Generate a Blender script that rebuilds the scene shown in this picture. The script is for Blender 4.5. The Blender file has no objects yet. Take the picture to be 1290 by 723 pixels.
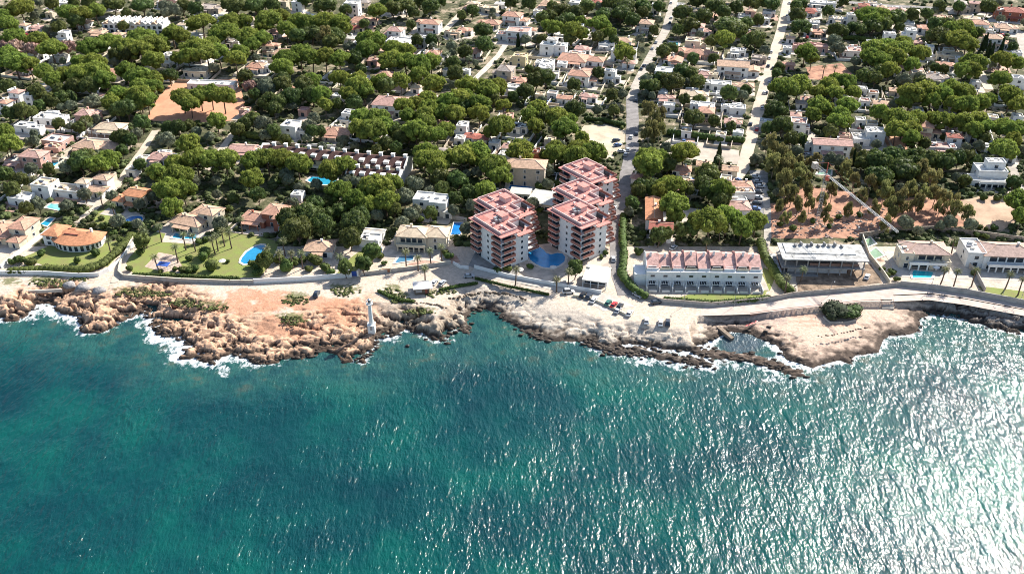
import bpy, math, random
import numpy as np
from mathutils import Vector
R = math.radians
random.seed(7)
sc = bpy.context.scene
COL = sc.collection

# ---------------------------------------------------------------- camera, sky, sun, exposure
CAM_H, PITCH, FPX = 200.0, R(32.0), 1216.0
cam_d = bpy.data.cameras.new('camera')
cam = bpy.data.objects.new('camera', cam_d)
COL.objects.link(cam)
cam.location = (0, 0, CAM_H)
cam.rotation_euler = (R(90) - PITCH, 0, 0)
cam_d.sensor_width = 36
cam_d.lens = 36 * FPX / 1290
cam_d.clip_end = 8000
sc.camera = cam
SUN_AZ, SUN_EL = 45.0, 37.0          # degrees right of +Y, degrees up
w = bpy.data.worlds.new('World'); sc.world = w; w.use_nodes = True
nt = w.node_tree
sky = nt.nodes.new('ShaderNodeTexSky'); sky.sky_type = 'NISHITA'; sky.sun_disc = False
sky.sun_elevation = R(SUN_EL); sky.sun_rotation = R(SUN_AZ)
bg = nt.nodes['Background']; bg.inputs['Strength'].default_value = 0.10
nt.links.new(sky.outputs[0], bg.inputs[0])
sd = bpy.data.lights.new('sun', 'SUN'); sd.energy = 5.0; sd.angle = R(0.5); sd.color = (1, .95, .87)
sun = bpy.data.objects.new('sun', sd); COL.objects.link(sun)
sun.location = (100, 100, 300)
sun.rotation_euler = (R(90 - SUN_EL), 0, R(180 - SUN_AZ))
sc.view_settings.view_transform = 'Standard'
sc.view_settings.look = 'None'
sc.view_settings.gamma = 1
sc.view_settings.exposure = 0.95
sc.cycles.max_bounces = 4; sc.cycles.diffuse_bounces = 2; sc.cycles.glossy_bounces = 2
sc.cycles.use_denoising = True
sc.cycles.sample_clamp_indirect = 4
sc.cycles.pixel_filter_type = 'BLACKMAN_HARRIS'; sc.cycles.filter_width = 0.95

SP, CP = math.sin(PITCH), math.cos(PITCH)
G = 4.0                              # height of the land above the sea
def at(px, py, z=G):                 # the point at height z seen at a pixel of the 1290 x 723 photograph
    u, v = (px - 645) / FPX, (361.5 - py) / FPX
    dy = CP + v * SP; dz = -SP + v * CP
    t = (z - CAM_H) / dz
    return (u * t, dy * t)
def proj(x, y, z=G):
    f = y * CP - (z - CAM_H) * SP; up = y * SP + (z - CAM_H) * CP
    return 645 + FPX * x / f, 361.5 - FPX * up / f
def pxm(py, z=G):                    # pixels per metre on the ground at a row
    return FPX * (SP - (361.5 - py) / FPX * CP) / (CAM_H - z)

# ---------------------------------------------------------------- numpy noise
def _h(ix, iy, s):
    n = (ix.astype(np.int64) * 374761393 + iy.astype(np.int64) * 668265263 + s * 144665) & 0x7fffffff
    n = ((n ^ (n >> 13)) * 1274126177) & 0x7fffffff
    return ((n ^ (n >> 16)) & 0xffff) / 65535.0
def vnoise(x, y, s=0):
    ix, iy = np.floor(x), np.floor(y); fx, fy = x - ix, y - iy
    fx = fx * fx * (3 - 2 * fx); fy = fy * fy * (3 - 2 * fy)
    a, b, c, d = _h(ix, iy, s), _h(ix + 1, iy, s), _h(ix, iy + 1, s), _h(ix + 1, iy + 1, s)
    return (a + (b - a) * fx) * (1 - fy) + (c + (d - c) * fx) * fy
def fbm(x, y, o=4, s=0):
    t, a, n = 0, 1.0, 0
    for i in range(o):
        t = t + a * vnoise(x * 2 ** i, y * 2 ** i, s + i); n += a; a *= .5
    return t / n
def ridged(x, y, o=4, s=0):
    t, a, n = 0, 1.0, 0
    for i in range(o):
        t = t + a * (1 - np.abs(2 * vnoise(x * 2 ** i, y * 2 ** i, s + i) - 1)); n += a; a *= .55
    return t / n
def sstep(a, b, x):
    t = np.clip((x - a) / (b - a), 0, 1); return t * t * (3 - 2 * t)
def worley(x, y, s=0):               # random value of the nearest cell, and how close its border is
    ix, iy = np.floor(x), np.floor(y); d1 = np.full(x.shape, 9.0); d2 = d1.copy(); v = np.zeros(x.shape)
    for a in (-1, 0, 1):
        for b in (-1, 0, 1):
            cx, cy = ix + a, iy + b; px, py = cx + _h(cx, cy, s), cy + _h(cx, cy, s + 7); d = np.hypot(px - x, py - y); nr = d < d1
            d2 = np.where(nr, d1, np.minimum(d2, d)); v = np.where(nr, _h(cx, cy, s + 13), v); d1 = np.where(nr, d, d1)
    return v, d2 - d1
def poly_dist(X, Y, pts):            # distance to a polyline
    d = np.full(X.shape, 1e9)
    for (x0, y0), (x1, y1) in zip(pts[:-1], pts[1:]):
        ex, ey = x1 - x0, y1 - y0
        t = np.clip(((X - x0) * ex + (Y - y0) * ey) / (ex * ex + ey * ey + 1e-9), 0, 1)
        d = np.minimum(d, np.hypot(X - x0 - t * ex, Y - y0 - t * ey))
    return d
def inside(X, Y, pts):
    r = np.zeros(X.shape, bool); n = len(pts)
    for i in range(n):
        x0, y0 = pts[i]; x1, y1 = pts[(i + 1) % n]
        c = ((y0 > Y) != (y1 > Y)) & (X < (x1 - x0) * (Y - y0) / ((y1 - y0) if y1 != y0 else 1e-9) + x0)
        r ^= c
    return r

# ---------------------------------------------------------------- materials
MATS = {}
def mat(name, col, rough=.8, var=.18, scale=.6, bump=0.0, bscale=4.0, spec=.3, col2=None, rnd=0.0, metal=0.0, fine=True, transl=0):
    if name in MATS: return MATS[name]
    m = bpy.data.materials.new(name); m.use_nodes = True
    t = m.node_tree; b = t.nodes['Principled BSDF']; L = t.links.new
    b.inputs['Roughness'].default_value = rough
    b.inputs['Specular IOR Level'].default_value = spec
    b.inputs['Metallic'].default_value = metal
    tc = t.nodes.new('ShaderNodeTexCoord')
    geo = t.nodes.new('ShaderNodeNewGeometry')
    no = t.nodes.new('ShaderNodeTexNoise'); no.inputs['Scale'].default_value = scale; no.inputs['Detail'].default_value = 5
    no.inputs['Roughness'].default_value = .65
    L(geo.outputs['Position'], no.inputs['Vector'])
    c2 = col2 or tuple(c * (1 - var * 1.9) for c in col)
    c1 = tuple(min(1, c * (1 + var * .5)) for c in col)
    mr = t.nodes.new('ShaderNodeMapRange'); mr.inputs['From Min'].default_value = .34; mr.inputs['From Max'].default_value = .66
    L(no.outputs['Fac'], mr.inputs['Value'])
    mx = t.nodes.new('ShaderNodeMix'); mx.data_type = 'RGBA'
    mx.inputs['A'].default_value = (*c2, 1); mx.inputs['B'].default_value = (*c1, 1)
    L(mr.outputs[0], mx.inputs['Factor'])
    out = mx.outputs['Result']
    if rnd:
        oi = t.nodes.new('ShaderNodeObjectInfo')
        hs = t.nodes.new('ShaderNodeHueSaturation')
        a = t.nodes.new('ShaderNodeMapRange'); a.inputs['To Min'].default_value = .5 - rnd * .06; a.inputs['To Max'].default_value = .5 + rnd * .05
        v = t.nodes.new('ShaderNodeMapRange'); v.inputs['To Min'].default_value = 1 - rnd * .45; v.inputs['To Max'].default_value = 1 + rnd * .4
        mm = t.nodes.new('ShaderNodeMath'); mm.operation = 'MULTIPLY'; mm.inputs[1].default_value = 7.31
        fr = t.nodes.new('ShaderNodeMath'); fr.operation = 'FRACT'
        L(oi.outputs['Random'], a.inputs['Value']); L(oi.outputs['Random'], mm.inputs[0]); L(mm.outputs[0], fr.inputs[0]); L(fr.outputs[0], v.inputs['Value'])
        L(a.outputs[0], hs.inputs['Hue']); L(v.outputs[0], hs.inputs['Value']); L(out, hs.inputs['Color']); out = hs.outputs['Color']
    L(out, b.inputs['Base Color'])
    if bump:
        n2 = t.nodes.new('ShaderNodeTexNoise'); n2.inputs['Scale'].default_value = bscale; n2.inputs['Detail'].default_value = 4
        L(geo.outputs['Position'], n2.inputs['Vector'])
        bp = t.nodes.new('ShaderNodeBump'); bp.inputs['Strength'].default_value = bump; bp.inputs['Distance'].default_value = .3
        L(n2.outputs['Fac'], bp.inputs['Height']); L(bp.outputs[0], b.inputs['Normal'])
    if transl:
        tr = t.nodes.new('ShaderNodeBsdfTranslucent'); L(out, tr.inputs['Color'])
        ms = t.nodes.new('ShaderNodeMixShader'); ms.inputs[0].default_value = transl
        o = t.nodes['Material Output']; L(b.outputs[0], ms.inputs[1]); L(tr.outputs[0], ms.inputs[2]); L(ms.outputs[0], o.inputs['Surface'])
    MATS[name] = m; return m
ROOF = {
 'salmon': mat('roof_salmon', (.60, .33, .23), .85, .2, .9, .3), 'orange': mat('roof_orange', (.60, .27, .14), .85, .18, .9, .3),
 'tan': mat('roof_tan', (.62, .41, .28), .85, .2, .9, .3), 'pink': mat('roof_pink', (.58, .35, .29), .85, .2, .9, .3),
 'red': mat('roof_red', (.42, .14, .10), .85, .22, .9, .3), 'brown': mat('roof_brown', (.10, .05, .042), .9, .25, 1.2, .4),
 'grey': mat('roof_grey', (.40, .34, .30), .85, .2, .9, .3), 'white': mat('roof_white', (.72, .68, .61), .8, .16, .5),
 'cream': mat('roof_cream', (.68, .54, .38), .8, .18, .6), 'dark': mat('roof_dark', (.035, .045, .075), .3, .2, 1, spec=.5),
 'mauve': mat('roof_mauve', (.50, .35, .29), .85, .18, .9, .3)}
WALL = {
 'white': mat('wall_white', (.80, .79, .76), .8, .06, .5), 'cream': mat('wall_cream', (.68, .60, .46), .8, .1, .5),
 'yellow': mat('wall_yellow', (.70, .58, .34), .8, .1, .5), 'pink': mat('wall_pink', (.60, .36, .30), .8, .12, .5),
 'red': mat('wall_red', (.40, .14, .09), .8, .14, .5), 'beige': mat('wall_beige', (.55, .46, .36), .8, .12, .5)}
GLASS = mat('dark_glass', (.03, .045, .06), .12, .1, spec=.6)
FRAMEM = mat('window_frame_white', (.75, .74, .72), .5, .04)
STONE = mat('wall_stone', (.34, .29, .24), .95, .3, 1.2, .6, 3)
CONC = mat('concrete_pale', (.56, .50, .43), .9, .14, .35)
PAVE = mat('paving_pale', (.60, .51, .42), .9, .2, .25)
TERRA = mat('paving_terracotta', (.52, .33, .25), .9, .2, .4)
LAWN = mat('lawn_grass', (.19, .235, .055), .95, .22, .22, .3, 6, col2=(.21, .20, .075))
LEAFP = mat('pine_needles', (.285, .35, .072), .75, .36, .8, rnd=.4, spec=.15, transl=.42)
LEAFB = mat('broad_leaves', (.145, .19, .055), .6, .38, .8, rnd=.6, spec=.2, transl=.35)
LEAFG = mat('olive_leaves', (.20, .22, .14), .7, .2, .6, rnd=.4, spec=.15, transl=.15)
LEAFE = mat('airy_leaves', (.28, .27, .10), .7, .3, .6, rnd=.5, spec=.15, transl=.4)
LEAFR = mat('dry_needles', (.42, .27, .22), .8, .2, .6, rnd=.3, spec=.1)
LEAFY = mat('cypress_leaves', (.03, .055, .02), .7, .25, .8, rnd=.4, spec=.15)
LEAFC = mat('palm_fronds', (.16, .18, .06), .5, .25, .8, rnd=.5, spec=.3, transl=.15)
LEAFH = mat('hedge_leaves', (.085, .12, .028), .7, .3, .9, rnd=.5, spec=.15)
BARK = mat('bark', (.17, .12, .09), .95, .25, 2)
BARKL = mat('bark_pale', (.30, .24, .19), .95, .25, 2)
METALG = mat('metal_grey', (.35, .36, .37), .5, .1, metal=.3)
WHITEP = mat('white_paint', (.78, .78, .76), .5, .05)

# ---------------------------------------------------------------- mesh builder
class MB:
    def __init__(s): s.v = []; s.f = []; s.m = []
    def add(s, vs, fs, mi=0):
        o = len(s.v); s.v += vs; s.f += [tuple(i + o for i in f) for f in fs]; s.m += [mi] * len(fs); return s
    def box(s, cx, cy, z0, sx, sy, h, a=0, mi=0, top=1.0):
        c, n = math.cos(a), math.sin(a); vs = []
        for z, k in ((z0, 1), (z0 + h, top)):
            for ux, uy in ((-1, -1), (1, -1), (1, 1), (-1, 1)):
                x, y = ux * sx / 2 * k, uy * sy / 2 * k
                vs.append((cx + x * c - y * n, cy + x * n + y * c, z))
        return s.add(vs, [(3, 2, 1, 0), (4, 5, 6, 7), (0, 1, 5, 4), (1, 2, 6, 5), (2, 3, 7, 6), (3, 0, 4, 7)], mi)
    def prism(s, poly, z0, z1, mi=0):
        n = len(poly)
        if sum(poly[i][0] * poly[(i + 1) % n][1] - poly[(i + 1) % n][0] * poly[i][1] for i in range(n)) < 0: poly = poly[::-1]
        vs = [(x, y, z0) for x, y in poly] + [(x, y, z1) for x, y in poly]
        return s.add(vs, [tuple(range(n))[::-1], tuple(range(n, 2 * n))] + [(i, (i + 1) % n, n + (i + 1) % n, n + i) for i in range(n)], mi)
    def sheet(s, poly, z, mi=0):
        n = len(poly)
        if sum(poly[i][0] * poly[(i + 1) % n][1] - poly[(i + 1) % n][0] * poly[i][1] for i in range(n)) < 0: poly = poly[::-1]
        return s.add([(x, y, z) for x, y in poly], [tuple(range(n))], mi)
    def hip(s, cx, cy, z, w, d, h, t=.22, mi=0, gable=False, ridge=None):
        x0, x1, y0, y1 = cx - w / 2, cx + w / 2, cy - d / 2, cy + d / 2
        if w >= d:
            k = 0 if gable else min(d / 2, w * .45); a, b = (x0 + k, cy, z + h + t), (x1 - k, cy, z + h + t)
            sl = [(4, 5, 9, 8), (6, 7, 8, 9), (7, 4, 8), (5, 6, 9)]
        else:
            k = 0 if gable else min(w / 2, d * .45); a, b = (cx, y0 + k, z + h + t), (cx, y1 - k, z + h + t)
            sl = [(4, 5, 8), (6, 7, 9), (7, 4, 8, 9), (5, 6, 9, 8)]
        vs = [(x0, y0, z), (x1, y0, z), (x1, y1, z), (x0, y1, z), (x0, y0, z + t), (x1, y0, z + t), (x1, y1, z + t), (x0, y1, z + t), a, b]
        s.add(vs, [(3, 2, 1, 0), (0, 1, 5, 4), (1, 2, 6, 5), (2, 3, 7, 6), (3, 0, 4, 7)] + sl, mi)
        if ridge is not None:
            s.tube([a, b], .16, 4, ridge)
            if not gable:
                cs = [vs[4], vs[5], vs[6], vs[7]]
                pr = [(cs[0], a), (cs[1], b), (cs[2], b), (cs[3], a)] if w >= d else [(cs[0], a), (cs[1], a), (cs[2], b), (cs[3], b)]
                for p, q in pr: s.tube([p, q], .14, 4, ridge)
        return s
    def tube(s, path, r, n=6, mi=0, r2=None):
        P = [Vector(p) for p in path]; rings = []; o = len(s.v); k = len(P)
        for i, p in enumerate(P):
            d = (P[min(i + 1, k - 1)] - P[max(i - 1, 0)]).normalized()
            a = d.orthogonal().normalized(); b = d.cross(a)
            rr = r if r2 is None else r + (r2 - r) * i / (k - 1)
            for j in range(n):
                t = 2 * math.pi * j / n; q = p + (a * math.cos(t) + b * math.sin(t)) * rr; s.v.append(tuple(q))
        fs = [(o + i * n + j, o + i * n + (j + 1) % n, o + (i + 1) * n + (j + 1) % n, o + (i + 1) * n + j) for i in range(k - 1) for j in range(n)]
        fs += [tuple(o + j for j in range(n))[::-1], tuple(o + (k - 1) * n + j for j in range(n))]
        s.f += fs; s.m += [mi] * len(fs); return s
    def build(s, name, mats, parent=None, smooth=False, loc=None):
        me = bpy.data.meshes.new(name); me.from_pydata(s.v, [], s.f)
        mats = mats if isinstance(mats, (list, tuple)) else [mats]
        for m in mats: me.materials.append(m)
        if len(mats) > 1: me.polygons.foreach_set('material_index', s.m)
        if smooth: me.shade_smooth()
        o = bpy.data.objects.new(name, me); COL.objects.link(o)
        if parent is not None: o.parent = parent
        if loc: o.location = loc
        return o
def empty(name, x, y, z=G, rz=0):
    o = bpy.data.objects.new(name, None); COL.objects.link(o); o.location = (x, y, z); o.rotation_euler = (0, 0, rz); o.empty_display_size = .5
    return o
def tag(o, label=None, cat=None, group=None, kind=None):
    if label: o['label'] = label
    if cat: o['category'] = cat
    if group: o['group'] = group
    if kind: o['kind'] = kind
    return o
THINGS = []    # (object, what it looks like, plural-free kind word, x, y): labelled at the end by what they stand beside
LAND = []      # (phrase, x, y): things one can find
BLOCK = []     # (x, y, r) footprints that plants keep clear of
def later(o, look, word, cat, group=None):
    tag(o, None, cat, group); THINGS.append((o, look, word)); return o
def pix(tile, x, y):
    ox, oy, k = TILES[tile]; return ox + x / k, oy + y / k
TILES = {'T1': (0, 0, 6.45), 'T2': (200, 0, 6.45), 'T3': (400, 0, 6.45), 'T4': (600, 0, 6.45), 'T5': (800, 0, 6.45), 'T6': (1000, 0, 6.45), 'T7': (1090, 0, 6.45), 'T8': (0, 100, 6.45),
 'U1': (200, 100, 6.45), 'U2': (400, 100, 6.45), 'U3': (600, 100, 6.45), 'U4': (800, 100, 6.45), 'U5': (1000, 100, 6.45), 'U6': (1090, 100, 6.45), 'U7': (0, 170, 6.45), 'U8': (800, 190, 6.45),
 'L5': (0, 175, 3.909), 'L6': (320, 175, 3.909), 'L7': (640, 175, 3.909), 'L8': (960, 175, 3.909), 'M1': (0, 320, 3.909), 'M2': (320, 320, 3.909), 'M3': (640, 320, 3.909), 'M4': (960, 320, 3.909)}

# ================================================================ SETTING: sea, coast, land
COAST = [(-500,372),(-300,384),(-160,392),(-60,398),(0,397),(15,401),(33,399),(43,384),(66,380),(70,391),(102,404),(110,418),(128,415),(153,404),(179,394),(189,402),(202,415),(197,422),(212,425),(225,422),(238,435),(230,450),(256,450),(269,458),(284,443),(297,443),(307,453),(330,459),
 (358,453),(397,450),(394,440),(432,443),(435,453),(458,456),(461,445),(471,438),(471,425),(484,427),(499,422),(507,410),(522,415),(532,422),(545,430),(560,431),(566,422),(576,410),(591,422),(586,404),(596,392),(614,389),(629,394),(637,403),
 (655,415),(673,425),(694,429),(717,429),(742,430),(755,438),(793,432),(819,438),(845,440),(878,443),(889,430),(904,424),(910,416),(922,417),(944,419),(963,427),(981,436),(993,453),(1011,458),(1024,463),(1037,458),(1057,453),(1070,458),(1075,448),(1096,445),(1106,443),(1111,427),(1119,422),(1139,422),(1154,418),(1157,402),(1180,397),(1206,402),(1229,407),(1254,415),(1290,422),(1400,436),(1600,452),(1900,470)]
coast_w = [at(x, y, 0) for x, y in COAST]
REEF = [at(x, y, 0) for x, y in ((884,444),(905,447),(940,450),(968,458),(1004,470))]
REEF2 = [at(x, y, 0) for x, y in ((800,440),(835,449),(868,455),(890,458))]
REEF3 = [at(x, y, 0) for x, y in ((742,433),(775,441),(800,446))]
LOWER = [(868,412),(880,399),(945,397),(992,391),(1030,387),(1085,381),(1124,381),(1170,379),(1215,385),(1290,399),(1420,425),(1700,470)]   # foot of the promenade wall
lower_w = [at(x, y, 4) for x, y in LOWER]
cpoly = coast_w + [(9000, coast_w[-1][1]), (9000, 9000), (-9000, 9000), (-9000, coast_w[0][1])]
lpoly = lower_w + [(9000, 9000), (-9000, 9000), (-9000, 100), (lower_w[0][0], 100)]
SHELFW = [(-600, 14), (0, 11), (60, 10), (110, 15), (200, 21), (350, 24), (460, 24), (500, 10), (560, 8), (620, 14), (700, 20), (760, 10), (880, 8), (900, 14), (1160, 12), (1300, 8), (2000, 8)]
ROUGH = [(-600, 1.3), (60, 1.3), (170, 1.3), (260, 1.2), (330, .8), (420, .75), (470, 1.4), (560, 1.1), (620, .32), (700, .35), (760, .6), (900, .35), (1000, .3), (1040, .12), (1150, .15), (1175, .7), (1290, 1.0), (2000, 1)]
def terr(X, Y):
    d = poly_dist(X, Y, coast_w)
    ins = inside(X, Y, cpoly)
    PX, PY = proj(X, Y, 2.0)
    wob = (fbm(X * .13, Y * .13, 4, 3) - .5) * 7 + (fbm(X * .6, Y * .6, 3, 9) - .5) * 2.5
    sd = np.where(ins, d, -d) + wob * np.interp(PX, [x for x, _ in ROUGH], [min(1, y) for _, y in ROUGH])
    W = np.interp(PX, [x for x, _ in SHELFW], [y for _, y in SHELFW])
    A = np.interp(PX, [x for x, _ in ROUGH], [y for _, y in ROUGH])
    cliff = sstep(-1.0, 2.2, sd)
    rise = sstep(0, 1, sd / W)
    cap = np.where(inside(X, Y, lpoly), 4.0, 2.0)
    z = -2.5 + 2.5 * sstep(-4, 0, sd) + cliff * 1.1 + rise * (cap - 1.1)
    A = A * (.25 + .95 * sstep(.40, .58, fbm(X * .045, Y * .07, 3, 51) + .22 * sstep(12, 3, sd)))
    rough = A * cliff * (1 - sstep(.35, 1.05, sd / W) * .9) + .35 * A * (1 - cliff) * sstep(-8, 0, sd)
    q1 = ridged(X * .10 + .35 * fbm(X * .3, Y * .3, 2, 8), Y * .19, 3, 21); q2 = ridged(X * .32, Y * .5, 3, 5)
    cr = .35 + .7 * (fbm(X * .2, Y * .3, 2, 44) - .5) - 1.5 * sstep(.74, .93, q1) - .55 * sstep(.72, .95, q2) + .3 * (fbm(X * .8, Y * 1.0, 3, 4) - .5)
    z = z + rough * cr * 1.5
    st = .62; zz = z / st + .6 * (fbm(X * .4, Y * .5, 3, 71) - .5); zq = (np.floor(zz) + sstep(.72, 1, zz - np.floor(zz))) * st
    z = np.where(cliff > .2, z + (zq - z) * np.clip(rough * 1.6, 0, .95), z)
    wx_, wy_ = X + 1.2 * fbm(X * .5, Y * .5, 3, 81), Y + 1.2 * fbm(X * .5, Y * .5, 3, 82)
    v1, e1 = worley(wx_ * .15, wy_ * .30, 3); v2, e2 = worley(wx_ * .62, wy_ * .9, 5)
    z = z + rough * ((v1 - .5) * 1.5 + (v2 - .5) * .22 * (.3 + v1) - .9 * sstep(.13, .0, e1) * (v1 > .35) - .2 * sstep(.12, 0, e2))
    for RF, hh in ((REEF, 1.1), (REEF2, .9), (REEF3, .8)):
        rd = poly_dist(X, Y, RF)
        z = np.maximum(z, hh - rd * .42 - 1.2 + ridged(X * .35, Y * .45, 4, 33) * 1.7 - .3 * (rd > 6))
    flat = sstep(.9, 1.3, sd / W)
    z = z * (1 - flat) + cap * flat
    return z, sd, W, cliff, PX, PY
xs = np.arange(-430, 430.1, .5); ys = np.concatenate([np.arange(248, 345.2, .42)]); ys[-1] = 345.0
X, Y = np.meshgrid(xs, ys)
Z, SDm, Wm, Cl, PX, PY = terr(X, Y)
Z[-1, :] = G
nz = fbm(X * .5, Y * .5, 4, 60)
def blob(cx, cy, rx, ry, k=.5):
    return sstep(1.15, .75, np.hypot((PX - cx) / rx, (PY - cy) / ry) + (nz - .5) * k * 2)
colr = np.zeros(X.shape + (3,))
def paint(c, m): colr[:] = colr * (1 - m[..., None]) + np.array(c) * m[..., None]
paint((.56, .46, .365), np.ones(X.shape))
redz = sstep(700, 600, PX)
rock = 1 - sstep(.75, 1.1, SDm / Wm + (nz - .5) * .5)
paint((.58, .37, .245), rock * sstep(520, 450, PX))
paint((.36, .29, .22), rock * sstep(450, 520, PX) * sstep(620, 560, PX))
paint((.55, .47, .385), rock * sstep(560, 620, PX) * sstep(890, 800, PX))
paint((.58, .43, .33), sstep(885, 915, PX) * sstep(372, 382, PY))
paint((.30, .26, .23), rock * sstep(1150, 1180, PX))
for b in ((430,398,28,15),(345,385,32,14),(312,378,26,9),(395,388,60,9),(300,392,30,10),(360,415,40,12)):
    paint((.50, .255, .155), blob(*b, .6) * .8)
for b in ((62,357,26,5.5),(100,352,12,3),(372,379,17,6),(368,404,19,6),(438,368,17,6),(425,366,10,4),(180,370,38,4),(235,383,22,4),(268,388,20,4),(494,368,12,5),(502,377,14,5),(15,360,14,5),(530,395,20,3),(545,372,10,3)):
    paint((.13, .14, .055), blob(*b, .9) * (nz > .38) * .85)
for b in ((640,372,60,9),(615,380,30,9),(700,405,22,7),(665,408,16,5)):
    paint((.38, .34, .29), blob(*b, .8) * .55)
for b in ((955,400,40,10),(925,405,20,8)):
    paint((.42, .32, .27), blob(*b, .8) * .7)
for b in ((1030,398,34,2.5),(1045,410,40,2),(1012,405,20,2)):
    paint((.45, .25, .17), blob(*b, .8) * .5)
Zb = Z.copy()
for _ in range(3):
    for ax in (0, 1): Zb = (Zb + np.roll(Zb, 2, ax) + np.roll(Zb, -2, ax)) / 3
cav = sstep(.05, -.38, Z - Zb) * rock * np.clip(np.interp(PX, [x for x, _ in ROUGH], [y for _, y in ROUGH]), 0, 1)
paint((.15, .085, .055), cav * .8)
wet = sstep(1.8, .8, Z + (nz - .5) * 1.2) * sstep(2.6, 1.6, Z)
paint((.050, .036, .028), wet * .93)
colr *= (.86 + .28 * fbm(X * 1.3, Y * 1.3, 3, 77))[..., None]
def grid_mesh(name, X, Y, Z, mats, smooth=True):
    ny, nx = X.shape
    me = bpy.data.meshes.new(name)
    co = np.stack([X, Y, Z], -1).reshape(-1, 3).astype(np.float32)
    i = np.arange(ny * nx).reshape(ny, nx)
    q = np.stack([i[:-1, :-1], i[:-1, 1:], i[1:, 1:], i[1:, :-1]], -1).reshape(-1, 4)
    me.vertices.add(len(co)); me.vertices.foreach_set('co', co.ravel())
    me.loops.add(q.size); me.loops.foreach_set('vertex_index', q.ravel().astype(np.int32))
    me.polygons.add(len(q)); me.polygons.foreach_set('loop_start', np.arange(0, q.size, 4, dtype=np.int32))
    try: me.polygons.foreach_set('loop_total', np.full(len(q), 4, dtype=np.int32))
    except Exception: pass
    me.update(); me.validate()
    if smooth: me.shade_smooth()
    for m in mats: me.materials.append(m)
    o = bpy.data.objects.new(name, me); COL.objects.link(o); return o
def attr_col(o, name, C):
    a = o.data.color_attributes.new(name, 'FLOAT_COLOR', 'POINT')
    a.data.foreach_set('color', np.concatenate([C.reshape(-1, 3), np.ones((C.size // 3, 1))], 1).astype(np.float32).ravel())
mg = bpy.data.materials.new('coast_rock_and_dust'); mg.use_nodes = True
t = mg.node_tree; b = t.nodes['Principled BSDF']; L = t.links.new
b.inputs['Roughness'].default_value = .93; b.inputs['Specular IOR Level'].default_value = .2
ca = t.nodes.new('ShaderNodeVertexColor'); ca.layer_name = 'albedo'
geo = t.nodes.new('ShaderNodeNewGeometry')
n1 = t.nodes.new('ShaderNodeTexNoise'); n1.inputs['Scale'].default_value = 1.1; n1.inputs['Detail'].default_value = 6; n1.inputs['Roughness'].default_value = .7
L(geo.outputs['Position'], n1.inputs['Vector'])
mr = t.nodes.new('ShaderNodeMapRange'); mr.inputs[1].default_value = .3; mr.inputs[2].default_value = .7; mr.inputs[3].default_value = .72; mr.inputs[4].default_value = 1.22
L(n1.outputs['Fac'], mr.inputs['Value'])
vm = t.nodes.new('ShaderNodeVectorMath'); vm.operation = 'SCALE'; L(ca.outputs['Color'], vm.inputs[0]); L(mr.outputs[0], vm.inputs['Scale'])
L(vm.outputs[0], b.inputs['Base Color'])
bp = t.nodes.new('ShaderNodeBump'); bp.inputs['Strength'].default_value = .5; bp.inputs['Distance'].default_value = .5; L(n1.outputs['Fac'], bp.inputs['Height']); L(bp.outputs[0], b.inputs['Normal'])
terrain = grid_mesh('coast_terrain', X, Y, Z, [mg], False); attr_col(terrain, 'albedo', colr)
tag(terrain, 'rocky limestone shore of tan and dark wet rock rising to a dusty track', kind='structure')

# inland ground: one sheet reaching the horizon
ml = bpy.data.materials.new('inland_ground'); ml.use_nodes = True
t = ml.node_tree; b = t.nodes['Principled BSDF']; L = t.links.new
b.inputs['Roughness'].default_value = .95; b.inputs['Specular IOR Level'].default_value = .2
geo = t.nodes.new('ShaderNodeNewGeometry')
def noise(t, scale, det=5, rough=.6, vec=None):
    n = t.nodes.new('ShaderNodeTexNoise'); n.inputs['Scale'].default_value = scale; n.inputs['Detail'].default_value = det; n.inputs['Roughness'].default_value = rough
    t.links.new(vec, n.inputs['Vector']); return n.outputs['Fac']
def ramp(t, fac, stops):
    r = t.nodes.new('ShaderNodeValToRGB'); e = r.color_ramp.elements
    while len(e) < len(stops): e.new(.5)
    for k, (p, c) in enumerate(stops): e[k].position = p; e[k].color = (*c, 1)
    t.links.new(fac, r.inputs[0]); return r.outputs[0]
P_ = geo.outputs['Position']
c1 = ramp(t, noise(t, .11, 6, .75, P_), [(.42, (.065, .072, .034)), (.52, (.12, .115, .058)), (.61, (.40, .32, .23))])
c2 = ramp(t, noise(t, .9, 4, .7, P_), [(.35, (.55, .55, .55)), (.65, (1.2, 1.2, 1.2))])
mx = t.nodes.new('ShaderNodeMix'); mx.data_type = 'RGBA'; mx.blend_type = 'MULTIPLY'; mx.inputs['Factor'].default_value = 1
L(c1, mx.inputs['A']); L(c2, mx.inputs['B']); L(mx.outputs['Result'], b.inputs['Base Color'])
gx = np.array([-5000, -1500, -600, -430, 0, 430, 600, 1500, 5000.]); gy = np.array([345, 500, 700, 1000, 2500, 7000.])
GX, GY = np.meshgrid(gx, gy)
ground = grid_mesh('ground', GX, GY, np.full(GX.shape, G), [ml])
tag(ground, 'dry scrubby soil between the houses and gardens inland', kind='structure')
MB().sheet([(-5000, 300), (-430, 300), (-430, 345), (-5000, 345)], G).sheet([(430, 240), (5000, 240), (5000, 345), (430, 345)], G).build('land', [ml])
tag(bpy.data.objects['land'], 'land continuing along the coast on either side', kind='structure')

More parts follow.
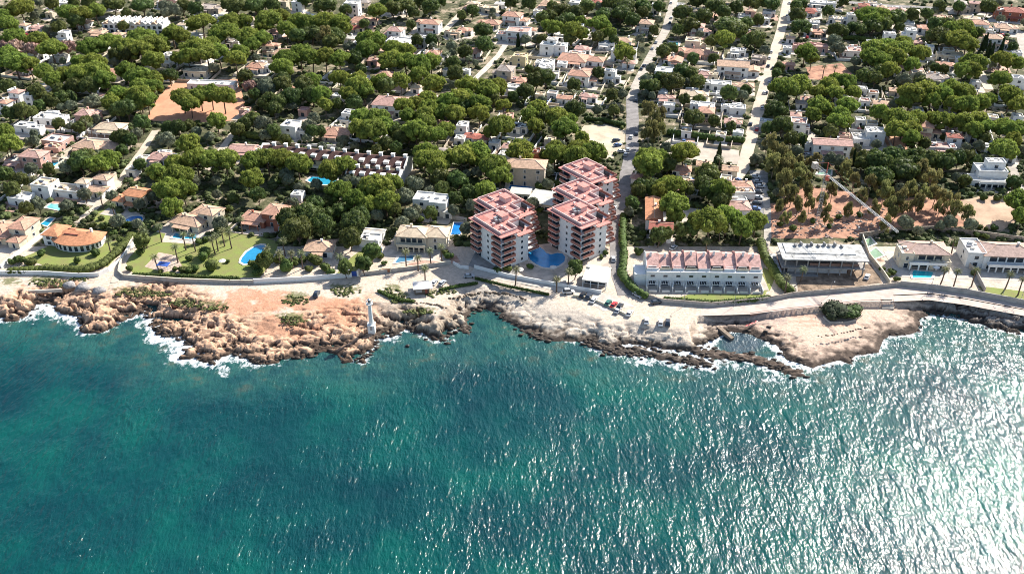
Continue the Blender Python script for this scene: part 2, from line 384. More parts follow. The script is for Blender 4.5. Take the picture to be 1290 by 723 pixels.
# ---------------------------------------------------------------- the sea
wx = np.concatenate([[-5000, -2500, -1200, -700], np.arange(-460, 460.1, .9), [700, 1200, 2500, 5000]])
wy = np.concatenate([[-3000, -800, -200, 0, 60], np.arange(100, 240, 3.0), np.arange(240, 345.1, .7)])
WX, WY = np.meshgrid(wx, wy)
dcoast = poly_dist(WX, WY, coast_w); WPX, WPY = proj(WX, WY, 0)
for RF in (REEF, REEF2, REEF3): dcoast = np.minimum(dcoast, poly_dist(WX, WY, RF) + 1.0)
FS = [(-600, .7), (0, 1.0), (30, .7), (45, 1.1), (110, .9), (150, .8), (190, 1.2), (250, 1.25), (320, .8), (345, .3), (400, .3), (440, .6), (480, .9), (520, .8), (545, .5), (575, .6), (600, .12), (640, .12), (700, .5), (750, .9), (800, 1.2), (870, 1.3), (960, 1.2), (1010, 1.0), (1100, .8), (1200, .7), (2000, .6)]
fs = np.interp(WPX, [x for x, _ in FS], [y for _, y in FS])
fn = fbm(WX * .09, WY * .09, 4, 90)
reach = 1.2 + 6.5 * np.clip(fs, 0, 1.3) * (fn * 1.5)
foam = np.clip(1 - dcoast / reach, 0, 1) * np.clip(fs * 1.0, 0, 1.1)
def wblob(cx, cy, rx, ry, a):
    global foam
    foam = np.maximum(foam, a * sstep(1.2, .2, np.hypot((WPX - cx) / rx, (WPY - cy) / ry) + (fn - .5) * 1.4))
for q in ((6,396,18,10,.85),(52,390,14,9,.8),(195,425,28,9,.62),(215,440,26,13,.8),(180,410,22,8,.55),(283,465,14,12,.6),(345,458,16,5,.5),(495,425,14,7,.6),(511,415,10,6,.7),(820,452,50,13,.75),(790,446,30,7,.6),(905,455,30,10,.75),(970,478,45,9,.62),(880,470,36,8,.5),(1010,480,36,9,.5),(925,462,26,8,.7)):
    wblob(*q)
shal = np.clip(1 - dcoast / (16 + 14 * fbm(WX * .03, WY * .03, 3, 5)), 0, 1)
cove = np.clip(1 - np.hypot((WPX - 935) / 36, (WPY - 432) / 18), 0, 1)
foam = foam * (1 - .85 * sstep(.05, .4, cove)); data = np.stack([np.clip(foam, 0, 1.2), shal, sstep(0, .5, cove)], -1)
mw = bpy.data.materials.new('sea_water'); mw.use_nodes = True
t = mw.node_tree; b = t.nodes['Principled BSDF']; L = t.links.new
geo = t.nodes.new('ShaderNodeNewGeometry'); P_ = geo.outputs['Position']
va = t.nodes.new('ShaderNodeVertexColor'); va.layer_name = 'shore'
sx = t.nodes.new('ShaderNodeSeparateColor'); L(va.outputs['Color'], sx.inputs[0])
def mth(op, a, bb=None, c=None, clamp=False):
    n = t.nodes.new('ShaderNodeMath'); n.operation = op; n.use_clamp = clamp
    for i, v in enumerate((a, bb, c)):
        if v is None: continue
        if isinstance(v, (int, float)): n.inputs[i].default_value = v
        else: L(v, n.inputs[i])
    return n.outputs[0]
def mixc(f, a, bb, mode='MIX'):
    n = t.nodes.new('ShaderNodeMix'); n.data_type = 'RGBA'; n.blend_type = mode
    for k, v in (('Factor', f), ('A', a), ('B', bb)):
        if isinstance(v, (int, float)): n.inputs[k].default_value = v
        elif isinstance(v, tuple): n.inputs[k].default_value = (*v, 1)
        else: L(v, n.inputs[k])
    return n.outputs['Result']
def mapping(rot, scale, loc=(0, 0, 0)):
    m = t.nodes.new('ShaderNodeMapping'); m.inputs['Rotation'].default_value = (0, 0, rot); m.inputs['Scale'].default_value = scale; m.inputs['Location'].default_value = loc
    L(P_, m.inputs['Vector']); return m.outputs[0]
deep = ramp(t, noise(t, .022, 4, .6, P_), [(.30, (.001, .027, .037)), (.46, (.001, .045, .049)), (.60, (.001, .070, .060)), (.74, (.003, .10, .070))])
shc = ramp(t, noise(t, .12, 5, .65, P_), [(.38, (.012, .055, .06)), (.55, (.03, .10, .085)), (.68, (.10, .105, .07))])
c = mixc(mth('MULTIPLY', mth('POWER', sx.outputs[1], .8), .8), deep, shc)
c = mixc(mth('MULTIPLY', sx.outputs[2], .8), c, (.05, .07, .09))
WAVE_A = R(-25)    # crests run towards the camera and a little to the right
vmap = mapping(WAVE_A, (1, .33, 1))
w1 = noise(t, .20, 3, .6, vmap); w2 = noise(t, .72, 3.2, .58, mapping(R(-18), (1, .46, 1), (11, 3, 0))); w3 = noise(t, 1.7, 3, .6, mapping(R(-38), (1, .6, 1), (5, 9, 0)))
hgt = mth('MULTIPLY', mth('ADD', mth('MULTIPLY', w1, 2.9), mth('ADD', mth('MULTIPLY', w2, 1.75), mth('MULTIPLY', w3, .34))), mth('MULTIPLY_ADD', noise(t, .035, 3, .6, P_), .32, .12))
bp = t.nodes.new('ShaderNodeBump'); bp.inputs['Strength'].default_value = 1.0; bp.inputs['Distance'].default_value = 1.0; L(hgt, bp.inputs['Height'])
foamn = noise(t, .55, 6, .75, mapping(R(-20), (1, .7, 1)))
fm = mth('ADD', mth('MULTIPLY', sx.outputs[0], .95), mth('MULTIPLY', mth('SUBTRACT', foamn, .5), 2.6))
fr = t.nodes.new('ShaderNodeMapRange'); fr.inputs[1].default_value = .40; fr.inputs[2].default_value = .82; L(fm, fr.inputs['Value'])
fz = mth('MULTIPLY', fr.outputs[0], mth('GREATER_THAN', sx.outputs[0], .03))
L(mixc(fz, c, (.74, .77, .78)), b.inputs['Base Color'])
L(mth('ADD', mth('MULTIPLY', fz, .6), .165), b.inputs['Roughness'])
b.inputs['IOR'].default_value = 1.33
L(bp.outputs[0], b.inputs['Normal'])
sea = grid_mesh('sea', WX, WY, np.zeros(WX.shape), [mw]); attr_col(sea, 'shore', data)
tag(sea, 'teal sea with white foam on the rocks and sun glitter to one side', kind='structure')

# ---------------------------------------------------------------- roads, lanes and open ground (sheets)
ROADS = []
def road(name, pts, width, m, label, z=.06, block=True, kerb=False):
    P = [Vector(at(*p)) for p in pts]
    Q = []
    for i in range(len(P) - 1):
        n = max(1, int((P[i + 1] - P[i]).length / 6))
        Q += [P[i].lerp(P[i + 1], k / n) for k in range(n)]
    Q.append(P[-1]); mb = MB(); vs = []; fs_ = []
    for i, p in enumerate(Q):
        d = (Q[min(i + 1, len(Q) - 1)] - Q[max(i - 1, 0)]).normalized(); nrm = Vector((-d.y, d.x))
        ww = width * (.94 + .12 * random.random()) / 2
        vs += [(*(p + nrm * ww), G + z + .06), (*(p - nrm * ww), G + z + .06)]
        if i: fs_.append((2 * i - 2, 2 * i - 1, 2 * i + 1, 2 * i))
    mb.add(vs, fs_)
    o = mb.build(name, m); tag(o, label, kind='structure')
    if block: ROADS.append(([tuple(p) for p in Q], width / 2))
    return o
ROADM = mat('road_pale_asphalt', (.46, .41, .35), .95, .16, .3)
ROAD_SHADE = mat('road_shade_asphalt', (.27, .25, .24), .95, .2, .3)  # darker copy of the asphalt: shade over these streets is put into its colour
DUST = mat('dust_track', (.56, .47, .37), .95, .12, .12, .2)
DIRT = mat('red_dirt', (.46, .25, .16), .95, .3, .22, .5, 1.5, col2=(.24, .12, .08))
SAND = mat('sandy_lot', (.58, .49, .36), .95, .15, .15, .2)
road('road', [(789,372),(781,348),(779,328),(776,282),(786,239),(796,190),(797,150),(796,122)], 6.5, ROAD_SHADE, 'narrow street running inland between the pink flats and the hedge')
road('road', [(795,126),(802,107),(818,75),(838,40),(848,5),(853,-25),(865,-80)], 5.6, ROADM, 'pale straight street climbing inland through the villas', .064)
road('road', [(926,226),(936,212),(950,158),(967,95),(985,35),(991,5),(996,-30),(1010,-90)], 6.2, DUST, 'pale straight dusty road running inland past walls', .06)
road('road', [(964,235),(967,270),(967,300),(961,322),(955,345),(964,366)], 3, ROADM, 'thin curving lane beside the dark hedge', .07)
road('road', [(586,12),(574,25),(557,42)], 5, DUST, 'short pale lane between gardens at the far edge', .06)
road('road', [(598,100),(613,86),(628,70),(640,52)], 3.6, CONC, 'pale lane climbing past the yellow box house', .06)
road('road', [(304,150),(296,166),(276,193),(262,215)], 4, DUST, 'sunlit lane beside the pines below the clay court', .06)
road('road', [(0,338),(30,313),(64,288)], 3.2, CONC, 'straight concrete lane left of the round-fronted villa', .06)
road('road', [(97,281),(120,262),(143,242),(160,215),(179,190),(196,165)], 3.6, DUST, 'pale garden lane rising between villas and palms', .06)
road('road', [(144,356),(150,338),(160,322),(172,302)], 3.0, DUST, 'pale drive climbing from the shore track', .062)
road('road', [(1232,86),(1238,98),(1246,113)], 5, DUST, 'short pale road under tall pines', .06)
road('road', [(1052,2),(1120,8),(1200,12),(1290,22),(1400,35)], 6, ROAD_SHADE, 'dark street along the far edge', .06)
road('road', [(1284,40),(1289,60),(1300,90)], 5, ROADM, 'grey street beside tan roofed villas', .06)
road('road', [(1275,210),(1282,230),(1290,240)], 4, ROADM, 'short grey lane beside the modern white villa', .06)
def patch(name, pts, m, label, z=.03, kind='structure', wob=0, block=True):
    W_ = []
    for i in range(len(pts)):
        a, b_ = Vector(at(*pts[i])), Vector(at(*pts[(i + 1) % len(pts)]))
        n = max(1, int((b_ - a).length / 4)) if wob else 1
        for k in range(n):
            p = a.lerp(b_, k / n); W_.append((p.x + random.uniform(-wob, wob), p.y + random.uniform(-wob, wob)))
    o = MB().sheet(W_, G + z).build(name, m); tag(o, label, kind=kind)
    if block: OPEN.append(W_)
    return o
OPEN = []
patch('ground', [(184,152),(196,128),(212,108),(232,101),(300,100),(306,118),(312,140),(300,152),(260,154)], mat('clay_court', (.60, .30, .18), .95, .12, .15, .2), 'orange clay court among the pines', wob=.5)
patch('ground', [(728,168),(735,158),(760,156),(789,164),(787,180),(772,200),(745,201),(738,185)], SAND, 'sandy car park behind the pink flats', wob=.5)
patch('ground', [(832,182),(845,174),(885,180),(932,190),(930,208),(880,203),(835,192)], mat('sandy_lot_grey', (.50, .43, .35), .95, .15, .15, .2), 'bare sandy plot beside the straight road', wob=.5)
patch('ground', [(967,262),(1010,235),(1060,240),(1100,250),(1180,250),(1215,252),(1245,285),(1130,290),(1070,300),(1000,300),(970,300)], DIRT, 'red earth of the building site and grove', .026, wob=1)
patch('ground', [(1205,255),(1240,246),(1275,250),(1285,275),(1262,292),(1225,285),(1205,270)], mat('pale_dirt', (.55, .38, .26), .95, .2, .12, .3), 'pale bare earth plot right of the grove', .034, wob=.6)
patch('ground', [(1015,85),(1060,80),(1075,95),(1060,104),(1020,100)], DIRT, 'reddish garden earth below the courtyard house', wob=.6)
patch('ground', [(1105,172),(1140,172),(1145,192),(1112,195)], mat('orange_dirt', (.55, .30, .18), .95, .25, .15, .3), 'orange earth under pines', wob=.6)
patch('ground', [(1003,345),(1050,335),(1098,333),(1112,356),(1060,366),(1005,368)], mat('site_soil', (.32, .23, .16), .95, .35, .4, .5), 'brown rough soil before the unfinished building', wob=.4)
patch('lawn', [(196,293),(215,282),(232,300),(262,302),(283,292),(330,299),(352,305),(345,322),(328,350),(230,350),(168,345),(158,330),(185,300)], LAWN, 'mown lawn around the palms and oval pool', .03, wob=.3)
patch('lawn', [(28,325),(70,306),(120,310),(158,300),(160,312),(135,336),(60,336)], LAWN, 'shaded lawn around the round-fronted villa', .03, wob=.3)
patch('lawn', [(120,268),(138,258),(165,282),(140,285),(118,282)], LAWN, 'small lawn beside the lane and orange gabled house', .03, wob=.3)
patch('lawn', [(960,336),(978,345),(970,366),(962,368)], LAWN, 'bright lawn at the end of the white terrace', .03)
patch('lawn', [(868,371),(930,367),(966,368),(964,374),(900,381),(850,377)], LAWN, 'strip of lawn before the white terrace', .03, wob=.3)
patch('lawn', [(1231,360),(1290,367),(1330,378),(1330,386),(1243,372)], LAWN, 'bright lawn before the tall-windowed villa', .03)
patch('lawn', [(425,345),(442,325),(460,312),(470,316),(452,338),(440,348)], LAWN, 'green slope beside the flat carport', .03, wob=.3)
patch('path', [(500,343),(515,332),(540,326),(575,322),(580,330),(540,337),(508,341)], TERRA, 'terracotta drive of the beige villa', .04)
patch('path', [(590,335),(600,315),(640,310),(655,335),(650,352),(612,342)], mat('paving_shade', (.33, .31, .29), .9, .2, .4), 'shaded paving below the left flats', .03)  # shadow of the flats painted in as a darker paving colour
patch('path', [(640,312),(760,300),(775,345),(757,364),(700,356),(640,344)], PAVE, 'paved gardens around the kidney pool', .028)
patch('path', [(1150,352),(1150,330),(1215,325),(1235,350),(1232,362),(1180,358)], PAVE, 'pale paving around the turquoise pool', .028)
patch('path', [(1235,350),(1232,338),(1300,345),(1320,362),(1290,366)], PAVE, 'pale terrace before the tall-windowed villa', .03)
patch('path', [(182,336),(200,318),(222,322),(232,340),(205,343)], mat('paving_pinkish', (.55, .42, .33), .9, .2, .4), 'pinkish patio among palms', .045)
patch('path', [(204,305),(210,291),(258,296),(250,308)], PAVE, 'pool terrace of the tan villa', .045)
patch('path', [(850,270),(870,262),(890,265),(880,290),(862,290)], PAVE, 'paving around the shaded turquoise pool', .03)
patch('path', [(945,215),(968,215),(965,275),(940,275)], mat('parking_asphalt', (.3, .29, .28), .9, .2, .4), 'strip of parking beside the stepped roofs', .03)
# promenade
patch('pavement', [(880,398),(890,384),(970,380),(1000,375),(1045,371),(1134,361),(1172,365),(1216,371),(1290,384),(1420,410),(1420,424),(1290,398),(1215,384),(1170,378),(1124,380),(1085,380),(1030,386),(992,390),(945,396)], mat('promenade_pink', (.55, .45, .385), .9, .12, .3), 'pinkish seafront promenade below the garden walls', .05)
patch('pavement', [(600,337),(700,358),(758,369),(772,372),(800,386),(760,392),(726,372),(690,364),(640,354),(590,346)], CONC, 'concrete drive and car park behind the shelf', .045)

# ================================================================ PLANTS
rng = np.random.default_rng(5)
def ico(sub):
    import bmesh
    bm = bmesh.new(); bmesh.ops.create_icosphere(bm, subdivisions=sub, radius=1)
    v = np.array([x.co[:] for x in bm.verts]); f = [[x.index for x in p.verts] for p in bm.faces]; bm.free(); return v, np.array(f)
ICO = {1: ico(1), 2: ico(2)}
def lump(c, r, sub=2, amp=.25, seed=0):      # one irregular clump of foliage
    v, f = ICO[sub]
    n = vnoise(v[:, 0] * 2.3 + seed * 3.7, v[:, 1] * 2.3 + v[:, 2] * 1.9 + seed, seed) - .5
    n2 = vnoise(v[:, 0] * 5.3 + seed, v[:, 1] * 5.3 + v[:, 2] * 4.1, seed + 4) - .5
    return v * (1 + amp * 2 * n + amp * 1.2 * n2)[:, None] * np.array(r) + np.array(c), f
def tufts(c, r, n, size, up=.3):             # small leaf-sized faces round a clump
    d = rng.normal(size=(n, 3)); d[:, 2] = np.abs(d[:, 2]) * (1 - up) + d[:, 2] * up; d /= np.linalg.norm(d, axis=1)[:, None]
    p = d * np.array(r) * rng.uniform(.85, 1.32, (n, 1)) + np.array(c)
    a = np.cross(d + rng.normal(scale=.55, size=(n, 3)), rng.normal(size=(n, 3))); a /= np.linalg.norm(a, axis=1)[:, None] + 1e-6
    b_ = np.cross(d + rng.normal(scale=.5, size=(n, 3)), a); b_ /= np.linalg.norm(b_, axis=1)[:, None] + 1e-6
    s = size * rng.uniform(.5, 1.3, (n, 1))
    v = np.stack([p - a * s - b_ * s * .6, p + a * s - b_ * s * .5, p + b_ * s], 1).reshape(-1, 3)
    return v, np.arange(3 * n).reshape(n, 3)
class Acc:
    def __init__(s): s.V = []; s.F = []; s.n = 0
    def add(s, vf): v, f = vf; s.V.append(v); s.F.append(f + s.n); s.n += len(v)
    def mesh(s, name, m, smooth=False):
        V = np.concatenate(s.V).astype(np.float32); F = np.concatenate(s.F).astype(np.int32)
        me = bpy.data.meshes.new(name); me.vertices.add(len(V)); me.vertices.foreach_set('co', V.ravel())
        me.loops.add(F.size); me.loops.foreach_set('vertex_index', F.ravel())
        me.polygons.add(len(F)); me.polygons.foreach_set('loop_start', np.arange(0, F.size, 3, dtype=np.int32))
        try: me.polygons.foreach_set('loop_total', np.full(len(F), 3, dtype=np.int32))
        except Exception: pass
        me.update(); me.validate(); me.materials.append(m); return me
def crown_mesh(kind, m, seed):
    """unit plant: crown radius about 1, plant height 1 along z (z scaled separately)"""
    random.seed(seed); A = Acc()
    if kind == 'pine':                       # broad umbrella of many billows
        k = random.randint(15, 21)
        for i in range(k):
            a = i * 2.399; rr = math.sqrt((i + .4) / k) * .80; q = random.uniform(.20, .33)
            x, y = rr * math.cos(a) + random.uniform(-.1, .1), rr * math.sin(a) + random.uniform(-.1, .1)
            z = .87 - .34 * rr * rr + random.uniform(-.05, .05)
            r3 = (q, q, q * .50)
            A.add(lump((x, y, z), r3, 2, .24, seed * 31 + i)); A.add(tufts((x, y, z), r3, 190, .05))
        for i in range(9):
            a = random.random() * 6.28; rr = random.uniform(.25, .85); q = random.uniform(.18, .28)
            r3 = (q, q, q * .35); c = (rr * math.cos(a), rr * math.sin(a), random.uniform(.46, .64))
            A.add(lump(c, r3, 2, .3, seed * 17 + i)); A.add(tufts(c, r3, 60, .055))
    elif kind in ('broad', 'olive'):
        k = random.randint(13, 18)
        for i in range(k):
            a = i * 2.399; t_ = (i + .5) / k; zz = 1 - 1.5 * t_; rr = math.sqrt(max(0, 1 - zz * zz * .9)) * .62
            q = random.uniform(.26, .42); c = (rr * math.cos(a), rr * math.sin(a), .60 + zz * .26 + random.uniform(-.04, .04))
            r3 = (q, q, q * .48); A.add(lump(c, r3, 2, .28, seed * 13 + i)); A.add(tufts(c, r3, 190, .055))
    elif kind == 'airy':
        k = random.randint(11, 15)
        for i in range(k):
            a = i * 2.399; rr = random.uniform(.1, .85); q = random.uniform(.14, .26)
            c = (rr * math.cos(a), rr * math.sin(a), random.uniform(.42, .93) - .15 * rr)
            r3 = (q * .6, q * .6, q * .3); A.add(lump(c, r3, 1, .35, seed * 7 + i)); A.add(tufts(c, (q * 1.1, q * 1.1, q * .55), 130, .06, .8))
    elif kind == 'cypress':
        for i in range(9):
            z = .08 + i * .105; q = (.9 - .75 * (i / 9) ** 1.4); c = (random.uniform(-.1, .1), random.uniform(-.1, .1), z)
            A.add(lump(c, (q, q, .10), 2, .2, seed + i)); A.add(tufts(c, (q, q, .09), 60, .12))
    elif kind == 'bush':
        for i in range(6):
            a = i * 2.399; rr = random.uniform(.1, .6); q = random.uniform(.38, .6); c = (rr * math.cos(a), rr * math.sin(a), random.uniform(.38, .58))
            r3 = (q, q, q * .8); A.add(lump(c, r3, 2, .22, seed * 5 + i)); A.add(tufts(c, r3, 70, .09))
    elif kind == 'topiary':
        A.add(lump((0, 0, .5), (1, 1, .5), 2, .04, seed)); A.add(tufts((0, 0, .5), (1, 1, .5), 300, .07))
    return A.mesh({'cypress': 'crown', 'bush': 'crown'}.get(kind, 'crown'), m)
def trunk_mesh(kind, seed):
    random.seed(seed + 900); mb = MB()
    top = {'pine': .80, 'broad': .5, 'olive': .5, 'airy': .7, 'cypress': .2, 'bush': .35, 'topiary': .3}[kind]
    r = {'pine': .06, 'broad': .06, 'olive': .06, 'airy': .05, 'cypress': .12, 'bush': .07, 'topiary': .08}[kind]
    lx, ly = random.uniform(-.12, .12), random.uniform(-.12, .12)
    f = .55 if kind in ('pine', 'airy') else .4
    mb.tube([(0, 0, -.04), (lx * .4, ly * .4, top * f * .5), (lx, ly, top * f)], r, 6, 0, r * .75)
    for i in range(5 if kind in ('pine', 'airy', 'broad', 'olive') else 0):
        a = i * 1.26 + random.random(); q = random.uniform(.25, .6)
        mb.tube([(lx, ly, top * f * .97), (lx + .5 * q * math.cos(a), ly + .5 * q * math.sin(a), top * .78), (lx + q * math.cos(a), ly + q * math.sin(a), top * 1.03)], r * .55, 5, 0, r * .2)
    me = mb.build('tmp', BARKL if kind == 'airy' else BARK); d = me.data; bpy.data.objects.remove(me); return d
def palm_meshes(seed):
    random.seed(seed); mb = MB()
    n = 26
    for i in range(n):
        a = i * 2.399; el = 1.15 - 1.55 * (i / n) + random.uniform(-.1, .1); Lg = random.uniform(.85, 1.05); pts = []; x, z, e = 0, 0, el
        for k in range(6):
            pts.append((x, z)); x += Lg / 5 * math.cos(e); z += Lg / 5 * math.sin(e); e -= .34
        ca_, sa = math.cos(a), math.sin(a)
        for side in (-1, 1):
            vs = []
            for k, (px_, pz) in enumerate(pts):
                wd = .22 * math.sin(math.pi * min(1, (k + .6) / 6)) * side; dr = -abs(wd) * .55
                vs += [(px_ * ca_, px_ * sa, pz), (px_ * ca_ - wd * sa, px_ * sa + wd * ca_, pz + dr)]
            for k in range(5):                # serrated: leaflets with gaps
                p0, p1, q0, q1 = vs[2 * k], vs[2 * k + 2], vs[2 * k + 1], vs[2 * k + 3]
                for h_ in (0, 1):
                    s0, s1 = h_ * .5, h_ * .5 + .36
                    A_ = tuple(p0[j] + (p1[j] - p0[j]) * s0 for j in range(3)); B_ = tuple(p0[j] + (p1[j] - p0[j]) * s1 for j in range(3))
                    C_ = tuple(q0[j] + (q1[j] - q0[j]) * min(1, s1 + .3) for j in range(3))
                    mb.add([A_, B_, C_], [(0, 1, 2)])
    o = mb.build('tmp', LEAFC); c = o.data; bpy.data.objects.remove(o)
    mb = MB(); lx = random.uniform(-.5, .5)
    mb.tube([(-lx, 0, 0), (-lx * .4, 0, 3), (-lx * .1, 0, 6), (0, 0, 9)], .30, 7, 0, .2)
    o = mb.build('tmp', BARK); tr = o.data; bpy.data.objects.remove(o)
    return c, tr
LIB = {}
for key, kind, m, n in (('P', 'pine', LEAFP, 7), ('B', 'broad', LEAFB, 6), ('G', 'olive', LEAFG, 3), ('E', 'airy', LEAFE, 5), ('R', 'pine', LEAFR, 2), ('Y', 'cypress', LEAFY, 2), ('S', 'bush', LEAFH, 5), ('O', 'topiary', LEAFH, 1)):
    LIB[key] = [(crown_mesh(kind, m, 11 * i + ord(key)), trunk_mesh(kind, i)) for i in range(n)]
PALMS = [palm_meshes(i) for i in range(4)]
KIND = {'P': ('pine_tree', 'pine', ('broad yellow-green pine', 'umbrella-crowned green pine', 'billowing light green pine'), 'pine trees'),
 'B': ('leafy_tree', 'leafy tree', ('dark green rounded tree', 'dense deep green tree', 'bushy mid green tree'), 'dark green leafy trees'),
 'G': ('olive_tree', 'olive tree', ('grey-green olive tree', 'silvery olive-leaved tree'), 'grey-green olive trees'),
 'E': ('eucalyptus_tree', 'eucalyptus', ('airy olive-green eucalyptus', 'tall thin-leaved eucalyptus'), 'eucalyptus trees'),
 'R': ('dry_pine_tree', 'dry pine', ('dry pinkish-brown pine',), 'dried pines'),
 'Y': ('cypress_tree', 'cypress', ('narrow dark cypress',), 'cypresses'),
 'S': ('shrub', 'shrub', ('low green garden shrub', 'rounded leafy shrub'), 'garden shrubs'),
 'O': ('clipped_bush', 'clipped bush', ('round clipped dark bush',), 'clipped bushes'),
 'C': ('palm_tree', 'palm', ('tall palm with feathery crown', 'thin-trunked fan-headed palm'), 'palm trees')}
TREES = []       # (x, y, r)
def plant(key, x, y, r, h=None, z=G):
    nm, word, looks, grp = KIND[key]
    root = empty(nm, x, y, z, random.uniform(0, 6.28))
    if key == 'C':
        c, tr = random.choice(PALMS); h = h or random.uniform(7, 10)
        o = bpy.data.objects.new('trunk', tr); COL.objects.link(o); o.parent = root; o.scale = (1, 1, h / 9)
        o = bpy.data.objects.new('crown', c); COL.objects.link(o); o.parent = root; o.location = (0, 0, h); o.scale = (r, r, r)
    else:
        c, tr = random.choice(LIB[key])
        if h is None:
            h = {'P': min(15, 4.5 + r * 1.45), 'R': min(12, 4 + r * 1.4), 'B': min(12, 2.5 + r * 1.7), 'G': 2 + r * 1.5, 'E': min(16, 6 + r * 1.5), 'Y': 7 + r * 2, 'S': r * 1.25, 'O': r * 1.9}[key]
        for nme, me in (('trunk', tr), ('crown', c)):
            o = bpy.data.objects.new(nme, me); COL.objects.link(o); o.parent = root; o.scale = (r, r * random.uniform(.88, 1.1), h)
    later(root, random.choice(looks), word, 'tree' if key not in 'SO' else 'shrub', grp)
    TREES.append((x, y, r)); return root
def hedge(pts, wd, h, label, z=G, px=True):
    P = [Vector(at(*p)) for p in pts] if px else [Vector(p) for p in pts]
    A = Acc(); k = 0
    for a, b_ in zip(P[:-1], P[1:]):
        n = max(1, int((b_ - a).length / (wd * .55)))
        for i in range(n + 1):
            p = a.lerp(b_, i / n); q = wd * random.uniform(.5, .65)
            c = (p.x, p.y, z + h * .48); r3 = (q, q, h * random.uniform(.5, .56)); k += 1
            A.add(lump(c, r3, 2, .15, k)); A.add(tufts(c, r3, 40, .28))
        BLOCK.extend([(a.lerp(b_, i / max(1, n)).x, a.lerp(b_, i / max(1, n)).y, wd * .5) for i in range(0, n + 1, 3)])
    o = bpy.data.objects.new('hedge', A.mesh('hedge', LEAFH)); COL.objects.link(o)
    tag(o, label, 'hedge'); return o
def wall(pts, h, label, m=None, wd=.35, z=G, px=True, name='garden_wall', cap=None, cat='wall'):
    P = [Vector(at(*p, z)) for p in pts] if px else [Vector(p) for p in pts]
    mb = MB()
    for a, b_ in zip(P[:-1], P[1:]):
        d = b_ - a; c = (a + b_) / 2; ang = math.atan2(d.y, d.x)
        mb.box(c.x, c.y, z - .3, d.length + wd * .6, wd, h + .3, ang)
        if cap: mb.box(c.x, c.y, z + h + .003, d.length + wd * .7, wd + .16, .12, ang, 1)
    o = mb.build(name, [m or WALL['cream']] + ([cap] if cap else [])); tag(o, label, cat); return o

# ================================================================ BUILDINGS
def window(mb_parent, x, y, z, w_, h_, a, detail, door=False, arch=False):
    """x, y on the facade (local), a = facing angle of the outward normal"""
    nx, ny = math.cos(a), math.sin(a)
    if not detail:
        MB().box(x + nx * .03, y + ny * .03, z, .1, w_, h_, a).build('window', GLASS, mb_parent); return
    m = MB(); tx, ty = -ny, nx
    for s_ in (-1, 1): m.box(x + tx * s_ * w_ / 2 + nx * .04, y + ty * s_ * w_ / 2 + ny * .04, z, .16, .12, h_, a)
    m.box(x + nx * .04, y + ny * .04, z + h_, .16, w_ + .12, .12, a); m.box(x + nx * .06, y + ny * .06, z - .1, .22, w_ + .2, .1, a)
    f = m.build('window', FRAMEM, mb_parent)
    MB().box(x + nx * .01, y + ny * .01, z, .06, w_ - .12, h_, a).build('pane', GLASS, f)
def block(root, cx, cy, z, w_, d_, h_, rt, roof, wallc, detail, st, over=.55, front=True, chim=True):
    """one block of a house: wall, roof, windows, chimney, all in the house's own axes"""
    MB().box(cx, cy, z - .5, w_, d_, h_ + .5).build('wall', WALL[wallc], root)
    if rt == 'f':                                   # flat roof behind a parapet
        m = MB(); m.box(cx, cy, z + h_ + .002, w_ + .1, d_ + .1, .22, 0, 1)
        ph = .55
        for s_ in (-1, 1):
            m.box(cx, cy + s_ * (d_ / 2 - .1), z + h_ + .224, w_ + .12, .25, ph, 0, 0)
            m.box(cx + s_ * (w_ / 2 - .1), cy, z + h_ + .224, .25, d_ - .45, ph, 0, 0)
        for _ in range(random.randint(1, 4)): m.box(cx + random.uniform(-.38, .38) * w_, cy + random.uniform(-.36, .36) * d_, z + h_ + .225, random.uniform(.6, 1.4), random.uniform(.6, 1.2), random.uniform(.4, 1.0), 0, 1)
        if detail or random.random() < .5:
            m.box(cx + random.uniform(-.25, .25) * w_, cy + random.uniform(-.2, .3) * d_, z + h_ + .224, 1.6, 1.4, .9, 0, 0)
        r = m.build('roof', [WALL[wallc], ROOF[roof]], root)
    else:
        rh = {'h': .19, 'g': .17}[rt] * min(w_, d_)
        r = MB().hip(cx, cy, z + h_ + .003, w_ + 2 * over, d_ + 2 * over, rh, mi=0, gable=rt == 'g', ridge=1 if detail else None).build('roof', [ROOF[roof], ROOF['tan' if roof != 'tan' else 'mauve']], root)
        if chim:
            qx, qy = cx + random.uniform(-.25, .25) * w_, cy + random.uniform(.05, .2) * d_
            m = MB().box(qx, qy, z + h_ + .1, .8, .7, rh + .9); m.box(qx, qy, z + h_ + rh + 1.0, 1.0, .9, .15)
            m.build('chimney', WALL[wallc], r)
    if rt == 'f' and w_ > 6 and random.random() < .35:
        MB().box(cx - w_ * .22, cy, z + h_ + .55, 2.6, 1.5, .08).build('solar_panel', ROOF['dark'], r)
    n = max(1, int(w_ / 4.7))
    for s_ in range(st):
        zz = z + s_ * 2.9 + (.2 if s_ == 0 else .9)
        hh = 2.1 if s_ == 0 else 1.5
        if front:
            for i in range(n):
                window(root, cx + (i - (n - 1) / 2) * w_ / n, cy - d_ / 2, zz, 1.7 if random.random() < .6 else 1.1, hh, -math.pi / 2, detail)
        for sd_ in (-1, 1):
            if d_ > 5: window(root, cx + sd_ * w_ / 2, cy + random.uniform(-.2, .2) * d_, z + s_ * 2.9 + .9, 1.2, 1.3, 0 if sd_ > 0 else math.pi, detail)
    return r
RC = {'y': 'cream', 's': 'salmon', 'o': 'orange', 't': 'tan', 'p': 'pink', 'r': 'red', 'b': 'brown', 'g': 'grey', 'w': 'white', 'c': 'cream', 'd': 'dark', 'm': 'mauve'}
WC = {'w': 'white', 'c': 'cream', 'y': 'yellow', 'p': 'pink', 'r': 'red', 'b': 'beige', 's': 'pink', 'o': 'cream', 't': 'beige'}
HOUSES = []
